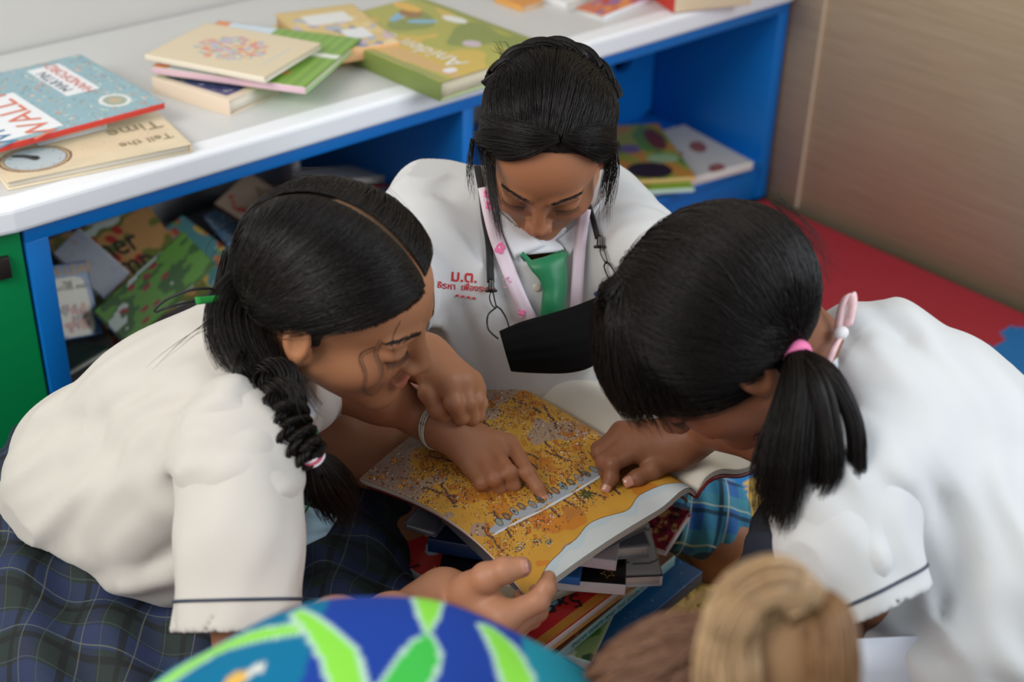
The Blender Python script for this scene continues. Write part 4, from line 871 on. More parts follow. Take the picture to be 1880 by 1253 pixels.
    # placket and buttons
    for (x, y) in ((986, 528), (968, 610)):
        q = hit(sp, [x], [y])[0]; n_ = normals_of(sp, q[None])[0]; V, Q = snet([('e', A(0, 0, 0), (.0055, .0055, .0016), None, .001)], .0007); u = nrm(np.cross(n_, A(0, 0, 1))); mk('button', q+n_*.001+V@np.stack([u, np.cross(n_, u), n_], 0), Q, mat('pearl_button', (206, 196, 180), .25), P)
    # green tie: folded top and hanging blade
    gm = mat('green_satin', (16, 120, 74), .45, sheen=.3, bump=.1, bscale=800)
    rows = [((966, 482), (1044, 464), .010), ((974, 496), (1038, 480), .016), ((990, 515), (1040, 505), .014), ((996, 535), (1040, 530), .012), ((994, 560), (1037, 556), .013), ((991, 592), (1040, 580), .014), ((990, 622), (1044, 606), .014)]
    G = []
    for (l, r_, off) in rows:
        t = np.linspace(0, 1, 12); x = l[0]+(r_[0]-l[0])*t; y = l[1]+(r_[1]-l[1])*t; h = hit(sp, x, y); b = off+.007*np.sin(np.pi*t); G.append(h-FW*b[:, None])
    G = np.array(G); GG = np.stack([spline(G[:, j], 36) for j in range(12)], 1); T = mk('tie', *sheet(GG, .002), gm, P)
    def band(a, b, wd, off, nm, m, n=10, side=(0, 1)):
        t = np.linspace(0, 1, n); x = a[0]+(b[0]-a[0])*t; y = a[1]+(b[1]-a[1])*t; d = nrm(A(b[0]-a[0], b[1]-a[1])); q = A(-d[1], d[0])*wd/2
        g = np.stack([np.stack([x+q[0]*s, y+q[1]*s], 1) for s in (-1, -.3, .3, 1)], 1).reshape(-1, 2); h = hit(sp, g[:, 0], g[:, 1]); h = h-FW*off; return mk(nm, *sheet(h.reshape(n, 4, 3), .0018), m, T)
    band((957, 466), (984, 494), 9, .010, 'tie_loop', gm); band((980, 488), (1036, 466), 15, .009, 'tie_fold', mat('green_satin_fold', (20, 108, 66), .35, sheen=.3))
    # embroidery: Thai initials, name line and four dots
    red = mat('red_thread', (196, 30, 40), .7)
    def emb(s, x, y, size, ang=0):
        q = hit(sp, [x, x+30], [y, y+30*math.tan(math.radians(ang))]); n_ = -FW; ux = nrm(RT*math.cos(math.radians(ang))-UP*math.sin(math.radians(ang))); uy = np.cross(n_, ux); return text(s, size, q[0], ux, uy, red, P, 'embroidered_lettering', .0009, 1.0, wrap=sp, bold=.018)
    emb('ม.ต.', 852, 509, .020, 4); emb('ธิรหา  เฟื่องระยับ', 858, 529, .0108, 4)
    for k in range(4):
        q = hit(sp, [840+k*10], [543+k*1.6])[0]; V, Q = snet([('e', A(0, 0, 0), (.0023, .0023, .0012), None, .001)], .0006); mk('embroidered_dot', q-FW*.0006+V, Q, red, P)
    q = hit(sp, [1104], [540])[0]
    for (dx, dy, rx, cl) in ((0, 0, .010, (30, 50, 110)), (.001, .006, .008, (226, 226, 230)), (.002, .010, .006, (190, 40, 50))):
        V, Q = snet([('e', A(0, 0, 0), (rx, rx, rx*.35), None, .001)], .0012); n_ = nrm(-FW); mk('embroidered_badge', q+RT*dx+UP*dy-FW*(.001+dy*.1)+(V[:, :1]*RT+V[:, 1:2]*UP*.5+V[:, 2:]*-FW), Q, mat('thread_%d' % cl[0], cl, .7), P)
    # hair
    Hn = bpy.data.objects.new('hair', None)
    hd.EC = A(0, -.015, .026); hd.ER = A(.0785, .093, .087)
    V, Q = hd.cap(None, None, face=(0, .092, -.035), fr=(.070, .064, .097), low=((0, .0, -.022), (0, .30, -1)))
    # scattered wisps included in the strand mesh; base is its parent
    Lc = hd.inv(V); cc_ = np.tile(lin((24, 18, 15)), (len(V), 1)); pd_ = hd.surf(hd.dirs(np.array([-18.]), np.array([50.])))[0]; cc_ = tint_spot(cc_, Lc, pd_, (.016, .022, .022), (150, 112, 84), .9, .8); hb = mk('hair', V, Q, mat('scalp_with_parting', (24, 18, 15), .65, tint=True), P, col=cc_)
    n = 8200; az = rng.uniform(-170, 170, n); el = rng.uniform(0, 88, n); hl = np.interp(np.abs(az), [0, 30, 60, 85, 110, 180], [43, 38, 24, 4, -12, -30]); el = np.where(rng.uniform(0, 1, n) < .5, hl+rng.uniform(0, 10, n), hl+(88-hl)*rng.uniform(0, 1, n))
    R_ = hd.dirs(az, el); side = np.sign(az); Tg = hd.dirs(180-side*(42*np.abs(np.sin(np.radians(az)))+4)+rng.normal(0, 4, n), 22+rng.normal(0, 6, n))
    C_ = nrm(R_)+nrm(Tg)*.8+np.stack([side*.22*np.abs(np.sin(np.radians(az)))*np.cos(np.radians(el)), 0*az, .42+0*az], 1); sets = [flow(hd, R_, C_, Tg, 16, (.001, .009), .03)]
    # front hair swept from the parting point down each side of the forehead
    for s, m_ in ((-1, 1100), (1, 1300)):
        a0 = rng.uniform(2, 10, m_)*s*-1+8; R_ = hd.dirs(-18+rng.normal(0, 3, m_)+s*2, rng.uniform(42, 60, m_)); Tg = hd.dirs(s*rng.uniform(84, 104, m_), rng.uniform(-22, 20, m_)); C_ = hd.dirs(s*rng.uniform(44, 62, m_), rng.uniform(24, 46, m_))
        sets.append(flow(hd, R_, C_, Tg, 16, (.002, .008), .02))
    mkhair('strands', sets, .00052, hb)
    # rolled twist across the crown
    tw = [hd.out(hd.surf(hd.dirs(a, e), .006)) for a, e in ((-112, 12), (-128, 24), (-150, 33), (180, 36), (150, 33), (128, 26), (112, 12))]
    G = spline(tw, 40); T_ = nrm(np.gradient(G, axis=0)); s1 = nrm(np.cross(T_, FW)); s2 = np.cross(T_, s1); t = np.linspace(0, 1, 40); S2 = []
    for b_ in range(3):
        for k in range(170):
            r0 = .007*math.sqrt(rng.uniform()); a0 = rng.uniform(0, 6.28); a = t*15+b_*2.09; cx = .0045*np.cos(a)+r0*math.cos(a0); cy = .0045*np.sin(a)+r0*math.sin(a0); S2.append(G+cx[:, None]*s1+cy[:, None]*s2)
    mk('twisted_braid', *tubes(np.array(S2), .0007, 3, False), m_hair, hb)
    # loose wisps by the cheeks
    gd = lambda L_, o=.006: [hd.out(hd.surf(hd.dirs(a_, e_), o)) for a_, e_ in L_]
    w1 = hang(None, gd([(-14, 52), (14, 43), (36, 30), (52, 14)])+[W(908, 385, 1.70), W(922, 445, 1.71)], 260, [.003, .008, .009, .008, .006, .004], None, lens=(.45, 1), jit=.004); w9 = hang(None, gd([(-20, 52), (-38, 40), (-54, 22), (-66, 6)])+[W(1108, 370, 1.74)], 180, [.003, .007, .008, .007, .004], None, lens=(.45, 1), jit=.004)
    w2 = hang(None, [W(868, 255, 1.74), W(862, 310, 1.73), W(866, 370, 1.76)], 40, .003, .002, lens=(.4, 1), jit=.006)
    w3 = hang(None, [W(1118, 255, 1.74), W(1122, 310, 1.74), W(1112, 370, 1.77), W(1104, 410, 1.80)], 110, .010, .006, lens=(.4, 1), jit=.008)
    w4 = hang(None, [W(1050, 300, 1.66), W(1075, 330, 1.66), W(1088, 360, 1.67)], 16, .008, .006, lens=(.4, 1), jit=.006)
    w5 = hang(None, [W(925, 320, 1.68), W(890, 340, 1.68), W(885, 400, 1.72)], 8, .006, .01, lens=(.6, 1), jit=.008)
    w6 = hang(None, [W(930, 110, 1.82), W(922, 90, 1.80), W(905, 75, 1.79)], 16, .006, .01, lens=(.6, 1), jit=.008)
    gd = lambda L_, o=.005: [hd.out(hd.surf(hd.dirs(a_, e_), o)) for a_, e_ in L_]
    w7 = hang(None, gd([(-16, 52), (18, 46), (50, 34), (70, 10), (76, -18)])+[W(924, 430, 1.73)], 420, [.004, .012, .014, .010, .006, .003], None, lens=(.5, 1), jit=.004)
    w8 = hang(None, gd([(-20, 52), (-38, 44), (-58, 32), (-74, 8), (-80, -14)]), 360, [.004, .010, .012, .008, .004], None, lens=(.5, 1), jit=.004)
    mkhair('loose_wisps', [w1, w2, w3, w6, w7, w8, w9], .00042, hb)
    return P, hd, sp, wr, H1[3]
PM, HM, SHM, WRM, ARM = girl_middle()
def on_shirt(x, y, off): q = hit(SHM, [x], [y])[0]; return q-FW*off
# bracelet
def bracelet():
    ax = nrm(WRM-Pz(775, 765, .357)); c = WRM-ax*.004; u = nrm(np.cross(ax, A(0, 0, 1))); v = np.cross(ax, u); P = []
    for k, o in enumerate((-.0024, 0, .0024)):
        t = np.linspace(0, 2*np.pi, 60); X = c+ax*(o+.0012*np.sin(t*2+k))[:, None]+.026*(np.cos(t)[:, None]*u+np.sin(t)[:, None]*v)
        for _ in range(25):
            g = normals_of(ARM, X); g = nrm(g-np.outer(g@ax, ax)); X = X-g*(ev(ARM, X)[:, None]-.0012)*.6
        P.append(X)
    V, Q = tubes(np.array(P), .0011, 6, False); b = mk('bracelet', V, Q, mat('cream_cord', (206, 204, 190), .6)); tag(b, 'cream knotted cord bracelet on the wrist of the pointing hand', 'bracelet')
    V, Q = snet([('e', P[1][np.argmax((P[1]-c)@(UP*.8-RT*.6))]-ax*.003, (.0034, .003, .003), None, .002)], .0007); mk('knot', V, Q, mat('cream_cord', (206, 204, 190), .6), b)
bracelet()
# lanyards: black cord lanyard carrying the black face mask, pink ribbon lanyard
def ribbon(nm, px, wd, off, m, parent, n=30, th=.0014):
    P_ = np.array(px, float); c = spline(P_, n); d = nrm(np.gradient(c, axis=0)); q = np.stack([-d[:, 1], d[:, 0]], 1)*wd/2
    g = np.stack([c-q, c-q*.3, c+q*.3, c+q], 1); h = hit(SHM, g.reshape(-1, 2)[:, 0], g.reshape(-1, 2)[:, 1]).reshape(n, 4, 3)
    h = h-FW*off; h[:, :] = h; return mk(nm, *sheet(h, th), m, parent), h
mb = mat('black_webbing', (18, 18, 18), .7, bump=.2, bscale=900); mc = mat('black_cord', (14, 14, 14), .6); mm = mat('dark_nickel', (60, 58, 54), .3, metal=.8)
mask = thing('face_mask', 'black cloth face mask hanging on a black lanyard in front of the seated girl', 'face mask', on_shirt(1000, 640, .06))
ribbon('lanyard_strap', [(876, 305), (884, 350), (890, 400), (898, 450), (901, 520)], 13, .006, mb, mask); ribbon('lanyard_strap', [(1080, 378), (1088, 405), (1097, 440)], 10, .010, mb, mask)
def loop(pts, r=.0011, nm='cord_loop', m=None): return mk(nm, *tube1(pts, r, 40, 6), m or mc, mask)
for (x, y, o) in ((902, 526, .008), (1100, 446, .012)):
    q = on_shirt(x, y, o); mk('clip', *snet([('c', q+UP*.006, q-UP*.004, .0035, .0042, .002), ('c', q-UP*.006-RT*.006, q-UP*.006+RT*.006, .002, .002, .001)], .0008), mm, mask)
loop([on_shirt(x, y, .009) for x, y in ((904, 532), (899, 545), (903, 560), (911, 566), (908, 550), (904, 532))], .0009, 'clip_ring', mm)
loop([on_shirt(x, y, .012) for x, y in ((1103, 452), (1101, 464), (1108, 480), (1114, 484), (1110, 466), (1103, 452))], .0009, 'clip_ring', mm)
loop([on_shirt(910, 566, .010), on_shirt(896, 580, .012), on_shirt(897, 605, .018), W(914, 622, 1.77)]); loop([on_shirt(910, 562, .010), on_shirt(922, 572, .012), on_shirt(934, 600, .022), W(940, 660, 1.75)])
loop([on_shirt(1112, 482, .014), on_shirt(1108, 492, .014), on_shirt(1118, 515, .016), on_shirt(1130, 520, .02)]); loop([on_shirt(1114, 482, .014), on_shirt(1124, 496, .014), on_shirt(1132, 515, .02)])
top = [(917, 610), (960, 592), (1010, 578), (1060, 562), (1110, 540), (1170, 500)]; bot = [(938, 681), (985, 684), (1040, 684), (1080, 675), (1110, 655), (1175, 620)]
tp = spline(top, 40); bt = spline(bot, 40); G = []
for j, v in enumerate(np.linspace(0, 1, 16)):
    row = []
    for i in range(40): 
        u = i/39; q = tp[i]*(1-v)+bt[i]*v; row.append(W(q[0], q[1], 1.765-.030*math.sin(math.pi*v)*(.6+.4*math.sin(u*3.1))-.01*v-.0016*math.sin(v*28)*(u > .05)+.012*u))
    G.append(row)
mk('mask_body', *sheet(np.array(G).transpose(1, 0, 2), .003), mat('black_cloth', (13, 12, 12), .95, bump=.3, bscale=1200, spec=.15), mask)
pk = mat('pale_pink_ribbon', (222, 204, 214), .5); ppk = mat('pink_print', (226, 110, 156), .5)
lan = thing('lanyard', 'pale pink printed ribbon lanyard around the neck of the seated girl', 'lanyard', on_shirt(930, 480, .0))
r1, h1 = ribbon('ribbon', [(890, 345), (900, 395), (912, 440), (935, 500), (960, 560), (984, 605), (1000, 640)], 25, .008, pk, lan, 40); r2, h2 = ribbon('ribbon', [(1074, 385), (1066, 430), (1062, 480), (1059, 530), (1056, 585)], 22, .010, pk, lan, 30)
for x, y, s in ((896, 358, .007), (899, 378, .007), (917, 455, .009), (958, 572, .006), (1072, 418, .003)):
    q = on_shirt(x, y, .0095); a = rng.uniform(0, 6.28, 9)
    V, Q = joinm([snet([('e', q+RT*s*.5*math.cos(k*1.26)+UP*s*.6*math.sin(k*1.26), (s*.42,)*3, None, .001), ('h', q, -FW, .0004)], .0009) for k in range(5)]); mk('pink_motif', V, Q, ppk, r1)
q0 = on_shirt(926, 505, .0095); q1 = on_shirt(962, 588, .0095); text('My Melody', .013, (q0+q1)/2, nrm(q1-q0), np.cross(-FW, nrm(q1-q0)), mat('pink_script', (222, 150, 182), .5), r1, 'ribbon_script', .0018)
# ---------------------------------------------------------------- girl with the braid, left
def girl_left():
    P = person('girl with long black braid and dark plaid skirt, seated at left with her back turned', (.60, 1.36, .012))
    neck = W(500, 655, 1.56)
    hd = Head(W(628, 545, 1.50), (.89, -.45, .06), (.30, .66, .69), neck, 'L', 1.10)
    sR = W(440, 818, 1.46); sL = W(590, 700, 1.76); hip = A(.56, 1.42, .15)
    S = [('c', W(462, 640, 1.57), W(330, 770, 1.62), .070, .096, .04), ('c', W(330, 770, 1.62), W(190, 880, 1.70), .098, .106, .04), ('c', W(190, 880, 1.70), W(170, 960, 1.78), .110, .112, .04),
         ('c', W(400, 800, 1.53), sL, .078, .045, .05), ('c', W(300, 930, 1.60), W(190, 990, 1.72), .092, .088, .05), ('c', W(380, 880, 1.56), W(300, 980, 1.62), .085, .08, .05)]
    el = W(452, 1120, 1.40)
    S += [('c', sR, W(440, 1000, 1.42), .066, .060, .035), ('c', W(440, 1000, 1.42), W(438, 1180, 1.40), .060, .062, .01)]
    nn = nrm(W(428, 1185, 1.40)-W(442, 1020, 1.42)); nn = nrm(nn); cf = W(430, 1152, 1.405)
    S += [('h', cf, nn, .003)] if 0 else []
    # folds
    S += [('g', [W(345, 880, 1.45), W(352, 960, 1.45), W(345, 1040, 1.47), W(340, 1100, 1.5)], .016, .012), ('g', [W(200, 1010, 1.55), W(270, 1035, 1.53), W(340, 1000, 1.50)], .012, .008),
          ('g', [W(420, 720, 1.43), W(360, 790, 1.45), W(320, 870, 1.48)], .020, -.005), ('g', [W(500, 720, 1.40), W(440, 735, 1.42), W(360, 850, 1.46)], .004, .0022), ('g', [W(445, 640, 1.45), W(380, 660, 1.46), W(300, 730, 1.5)], .016, -.004),
          ('g', [W(180, 740, 1.55), W(210, 850, 1.55), W(280, 930, 1.53)], .02, .0035), ('g', [W(95, 960, 1.62), W(170, 1040, 1.6), W(300, 1090, 1.55)], .014, .006), ('g', [W(255, 840, 1.5), W(300, 930, 1.48), W(340, 960, 1.47)], .018, -.004), ('w', W(260, 850, 1.50), W(100, 950, 1.6)-W(420, 700, 1.5), .095, .0085, .30, 5), ('w', W(440, 960, 1.36), UP, .10, .0035, .16, 8)]
    sleeve = [('c', sR, W(442, 1000, 1.42), .074, .088, .035), ('c', W(442, 1000, 1.42), W(438, 1200, 1.40), .088, .092, .01)]
    Vs, Qs = snet([q for q in S[:6]]+[S[8]]+S[9:]+[], .0055) if 0 else (None, None)
    body_p = [q for i, q in enumerate(S) if i not in (6, 7)]
    # the sleeve is cut by its hem and hollow; build it with the torso so that the armhole runs smooth
    lowcut = W(300, 1118, 1.55)
    full = list(S[:6])+[S[8]]+[('h', W(250, 1092, 1.60), nrm(-UP*.94+RT*-.42), .006)]+[('c', sR, W(440, 880, 1.44), .066, .062, .035)]+S[8:]
    cutp = W(438, 1150, 1.405)
    V, Q = snet(full, .005)
    mk('shirt', V, Q, shirt_mat('warm_white_cotton', (198, 192, 183)), P, attrs={'hem': hemattr(V, [])}); sp = full
    pass
    cax = nrm(W(438, 1150, 1.405)-W(440, 1000, 1.42)); slv = [('c', sR, W(440, 1000, 1.42), .067, .061, .035), ('c', W(440, 1000, 1.42), W(436, 1230, 1.395), .061, .066, .02), ('w', W(440, 960, 1.36), UP, .09, .004, .17, 8)]; Vs, Qs = snet(slv+[('C', W(441, 1060, 1.415), W(436, 1270, 1.395), .056, .063, .003), ('h', W(438, 1160, 1.405), cax, .0015)], .0042); mk('sleeve', Vs, Qs, MATS['warm_white_cotton'], P); piping(slv, W(439, 1103, 1.41), cax, .07, P)
    # arms
    A1 = limb([(sR, .042), (W(440, 1080, 1.42), .038), (W(470, 1215, 1.40), .036), (W(560, 1240, 1.46), .030), (W(640, 1200, 1.56), .024), (W(690, 1190, 1.60), .022)], 'L')
    wl = W(782, 660, 1.73)
    A2 = [(sL, .044), (W(640, 690, 1.72), .036), (W(720, 640, 1.74), .030), (wl, .024)]
    # her left hand leaning on the far edge of the book: loose fist, knuckles up
    k1, k2, k3, k4 = W(822, 702, 1.69), W(848, 698, 1.705), W(864, 702, 1.725), W(872, 714, 1.745)
    palm = [(wl, k1, .024, .016), (wl, k2, .025, .0155), (wl, k3, .024, .0145), (W(800, 690, 1.70), k4, .02, .013)]
    F4 = [[(k1, .0125), (W(832, 740, 1.685), .0108), (W(846, 766, 1.702), .0092), (W(856, 764, 1.73), .008)],
          [(k2, .0120), (W(858, 740, 1.698), .0106), (W(866, 768, 1.715), .009), (W(868, 764, 1.74), .008)],
          [(k3, .0112), (W(874, 736, 1.720), .0098), (W(876, 764, 1.732), .0085), (W(872, 766, 1.75), .0076)],
          [(k4, .0102), (W(882, 742, 1.742), .0085), (W(880, 762, 1.752), .0075)],
          [(W(795, 682, 1.71), .015), (W(786, 722, 1.69), .0115), (W(802, 752, 1.695), .0100), (W(816, 766, 1.705), .0085)]]
    H1 = hand(palm, F4, A2, 'L')
    Lg = limb([(A(.66, 1.40, .14), .07), (A(.92, 1.20, .13), .06), (A(.74, 1.10, .08), .045)], 'L')
    B = body([(hd.V, hd.Q, np.tile(0, 1) if 0 else hd.col), A1, H1[:3], Lg], P); hd.brows(B)
    # plaid skirt spread round her
    K = [('c', hip, A(.72, 1.36, .13), .165, .15, .05), ('c', A(.72, 1.36, .13), A(.98, 1.22, .11), .15, .085, .05), ('c', hip, A(.55, 1.12, .10), .16, .13, .06), ('c', A(.42, 1.30, .12), A(.44, 1.08, .10), .15, .13, .06), ('c', A(.55, 1.12, .10), A(.80, 1.02, .09), .13, .075, .05), ('c', A(.74, 1.12, .12), A(.80, 1.20, .12), .10, .10, .05),
         ('c', A(.40, 1.45, .12), A(.36, 1.3, .1), .14, .13, .05),
         ('n', (.9, -.2, .3), .075, .006, .4), ('n', (.3, .9, .2), .11, .005, 2.), ('h', A(0, 0, .0135), A(0, 0, -1), .004)]
    V, Q = snet(K, .007); e1 = nrm(A(.62, -.75, .2)); e2 = nrm(np.cross(A(.2, .3, 1.), e1)); nn_ = np.cross(e1, e2); mk('plaid_skirt', V, Q, PL_DARK, P, uv=np.stack([V@e1+.15*(V@nn_), V@e2+.15*(V@nn_)], 1))
    # shirt tail peeping from the pleat
    G = bil([W(118, 1100, 1.62), W(138, 1125, 1.61), W(98, 1190, 1.60), W(88, 1180, 1.605)], 8, 8); mk('shirt_tail', *sheet(G-FW*.02, .003), mat('white_collar', (224, 226, 230), .7), P) if 0 else None
    # collar round the neck, tie glimpse
    colm = mat('white_collar', (224, 226, 230), .7)
    rw = []
    for t in np.linspace(0, 1, 20):
        a = W(452, 548, 1.60)*(1-t)+W(592, 742, 1.55)*t; b = W(432, 592, 1.54)*(1-t)+W(560, 800, 1.52)*t; c = W(478, 610, 1.50); m_ = math.sin(t*math.pi)*.03; rw.append([a-FW*m_, (a+b)/2-FW*(m_+.008), b-FW*m_])
    mk('collar', *sheet(np.array(rw), .002), colm, P)
    V, Q = sheet(bil([W(574, 784, 1.56), W(584, 790, 1.56), W(582, 830, 1.58), W(570, 830, 1.58)], 5, 5), .002); mk('tie', V, Q, mat('green_satin', (16, 120, 74), .45), P)
    # hair
    V, Q = hd.cap(None, None, face=(.0, .085, -.062), fr=(.105, .080, .090), low=((0, .0, -.018), (0, .22, -1))); Lc = hd.inv(V); cc_ = np.tile(lin((24, 18, 15)), (len(V), 1)); kk_ = (np.abs(Lc[:, 0]) < .0075) & (Lc[:, 1] > -.035); cc_[kk_] = lin((150, 118, 92)); hb = mk('hair', V, Q, mat('scalp_with_parting', (24, 18, 15), .65, tint=True), P, col=cc_)
    sets = []
    for s in (1, -1):
        n = 4200 if s > 0 else 1400; tt = rng.uniform(0, 1, n); el = 33+tt*121; part = A(0, 0, 0)
        R_ = hd.dirs(np.where(el > 90, 180., 0.)+0*tt, np.where(el > 90, 180-el, el)); R_ = R_+np.stack([s*(.034+.05*rng.uniform(0, 1, n)**2)+.016*np.sin(tt*7), 0*tt, 0*tt], 1)
        az0 = s*(58+tt*62); C_ = hd.dirs(az0+rng.normal(0, 5, n), 34-8*tt+rng.normal(0, 5, n)); Tg = hd.dirs(s*(138+rng.normal(0, 10, n)), -26+rng.normal(0, 7, n)); sets.append(flow(hd, R_, C_*1.1, Tg, 18, (.002, .010), .02))
    n = 1500; az = rng.uniform(30, 100, n); hl = np.interp(az, [30, 60, 80, 100], [24, 11, 2, -4]); R_ = hd.dirs(az, hl+rng.uniform(-3, 8, n)); sets.append(flow(hd, R_, hd.dirs(az+32, hl+8), hd.dirs(138+rng.normal(0, 8, n), -24+rng.normal(0, 6, n)), 16, (.001, .008), .02))
    n = 1400; az = rng.uniform(110, 220, n); el = rng.uniform(-34, 40, n); sets.append(flow(hd, hd.dirs(az, el), hd.dirs(az*.6+138*.4, el*.6-10), hd.dirs(145+rng.normal(0, 10, n), -36+rng.normal(0, 6, n)), 14, (.001, .007), .02))
    n = 700; az = rng.uniform(4, 92, n); hl = np.interp(az, [0, 30, 60, 80, 100], [32, 26, 12, 2, -4]); sets.append(flow(hd, hd.dirs(az, hl-rng.uniform(0, 7, n)), hd.dirs(az+24, hl+9), hd.dirs(120+rng.normal(0, 12, n), -8+rng.normal(0, 8, n)), 16, (.003, .007), .03))
    n = 900; R_ = hd.dirs(rng.uniform(2, 20, n), rng.uniform(29, 40, n)); sets.append(flow(hd, R_, hd.dirs(rng.uniform(40, 56, n), rng.uniform(18, 34, n)), hd.dirs(rng.uniform(84, 104, n), rng.uniform(-10, 14, n)), 16, (.003, .009), .02))
    mkhair('strands', sets, .00054, hb)
    # loose bundle at the nape and the braid
    nape = hang(None, [W(520, 480, 1.56), W(455, 570, 1.53), W(455, 640, 1.50), W(500, 720, 1.47)], 1600, [.030, .045, .040, .025], None, lens=(.7, 1), jit=.006); nape2 = hang(None, [W(440, 470, 1.60), W(425, 560, 1.56), W(428, 640, 1.52), W(450, 690, 1.50)], 500, [.02, .022, .020, .012], None, lens=(.5, 1), jit=.01)
    curl = [hang(None, [W(452, 640, 1.47), W(436, 670, 1.45), W(438, 700, 1.45), W(455, 712, 1.46)], 26, .004, .006, lens=(.6, 1)), hang(None, [W(415, 560, 1.50), W(370, 600, 1.48), W(320, 640, 1.47), W(262, 690, 1.47)], 3, .003, .008, lens=(.7, 1)), hang(None, [W(430, 590, 1.5), W(360, 610, 1.47), W(300, 655, 1.47)], 2, .003, .004, lens=(.7, 1)),
            hang(None, [W(540, 700, 1.42), W(552, 735, 1.41), W(565, 770, 1.42)], 60, .014, .016, lens=(.4, 1), jit=.01),
            hang(None, [W(600, 330, 1.52), W(540, 330, 1.5), W(560, 322, 1.48), W(680, 335, 1.47), W(760, 400, 1.46)], 6, .006, .012, lens=(.7, 1), jit=.01),
            hang(None, [W(470, 430, 1.55), W(440, 440, 1.54), W(420, 500, 1.53)], 30, .02, .02, lens=(.4, 1), jit=.02)]
    face = [hang(None, [W(688, 640, 1.42), W(662, 655, 1.40), W(672, 690, 1.40), W(668, 718, 1.41), W(690, 722, 1.40), W(706, 690, 1.40), W(700, 668, 1.395)], 9, .0022, .0020, K=30, jit=.002, lens=(.6, 1)),
            hang(None, [W(700, 625, 1.41), W(690, 650, 1.395), W(700, 680, 1.39), W(690, 705, 1.39), W(640, 722, 1.40), W(628, 700, 1.41)], 9, .0022, .0020, K=30, jit=.002, lens=(.6, 1)),
            hang(None, [W(735, 590, 1.42), W(722, 620, 1.40), W(724, 660, 1.39), W(712, 700, 1.40)], 5, .002, .002, jit=.002, lens=(.6, 1))]
    mkhair('loose_wisps', [nape, nape2]+curl, .00050, hb); mkhair('face_wisps', face, .00026, hb)
    G = spline([W(490, 690, 1.47), W(512, 745, 1.44), W(532, 790, 1.43), W(556, 820, 1.43), W(574, 838, 1.44)], 80); T_ = nrm(np.gradient(G, axis=0)); s1 = nrm(np.cross(T_, FW)); s2 = np.cross(T_, s1); t = np.linspace(0, 1, 80); S2 = []
    for b_ in range(3):
        for k in range(260):
            r0 = (.019-.009*t)*math.sqrt(rng.uniform()); a0 = rng.uniform(0, 6.28); a = t*15+b_*2.094; am = .015-.007*t; cx = am*np.sin(a)+r0*math.cos(a0); cy = am*.55*np.sin(2*a)+r0*math.sin(a0); S2.append(G+cx[:, None]*s1+cy[:, None]*s2)
    br = mk('braid', *tubes(np.array(S2), .0008, 3, False), m_hair, hb)
    tail = hang(None, [W(574, 838, 1.44), W(592, 870, 1.46), W(612, 905, 1.50), W(628, 950, 1.54)], 1300, [.007, .022, .026, .020], None, lens=(.6, 1), jit=.005); mkhair('braid_end', [tail], .0006, hb)
    q = W(574, 838, 1.435); ax = nrm(W(592, 862, 1.45)-q); u = nrm(np.cross(ax, FW)); v = np.cross(ax, u)
    for k, (cl, nm) in enumerate((((226, 200, 210), 'hair_tie'), ((214, 80, 110), 'hair_tie'), ((232, 226, 232), 'hair_tie'))):
        t = np.linspace(0, 2*np.pi, 30); mk(nm, *tubes(np.stack([q+ax*(.0035*(k-1))+.0105*(np.cos(t)[:, None]*u+np.sin(t)[:, None]*v)]), .0018, 6, False), mat('tie_%d_%d' % cl[:2], cl, .6), hb)
    return P, hd, sp
PL, HL, SHL = girl_left()
# green and black elastic loop slung behind her collar
el_ = thing('hair_elastic', 'black elastic cord loop with a green fabric slider behind the collar of the braided girl', 'elastic loop', W(350, 560, 1.50))
mk('cord', *tube1([W(418, 548, 1.52), W(395, 532, 1.51), W(355, 532, 1.50), W(310, 548, 1.50), W(286, 566, 1.50), W(288, 573, 1.50), W(310, 564, 1.49), W(362, 552, 1.50)], .0016, 60, 6), mc, el_)
mk('slider', *sheet(bil([W(358, 546, 1.49), W(424, 540, 1.51), W(422, 552, 1.51), W(361, 560, 1.49)], 8, 4), .003), mat('green_felt', (36, 146, 60), .8), el_)
# pale blue paper mask hanging below her braid
sm = thing('face_mask', 'pale blue paper face mask hanging under the end of the long braid', 'face mask', W(585, 960, 1.58))
G = bil([W(548, 925, 1.56), W(622, 948, 1.60), W(598, 984, 1.60), W(540, 1012, 1.54)], 14, 14); G += (np.sin(np.linspace(0, 14, 14))*.0018)[None, :, None]*-FW; mk('mask_body', *sheet(G, .0016), mat('pale_blue_tissue', (150, 186, 202), .8), sm)
mk('ear_loop', *tube1([W(548, 925, 1.56), W(545, 905, 1.54), W(556, 950, 1.53), W(562, 972, 1.56)], .0014, 30, 6), mat('white_elastic', (220, 220, 222), .7), sm); mk('green_cord', *tube1([W(548, 962, 1.53), W(566, 930, 1.54), W(580, 905, 1.55)], .0012, 20, 6), mat('green_felt', (36, 146, 60), .8), sm)

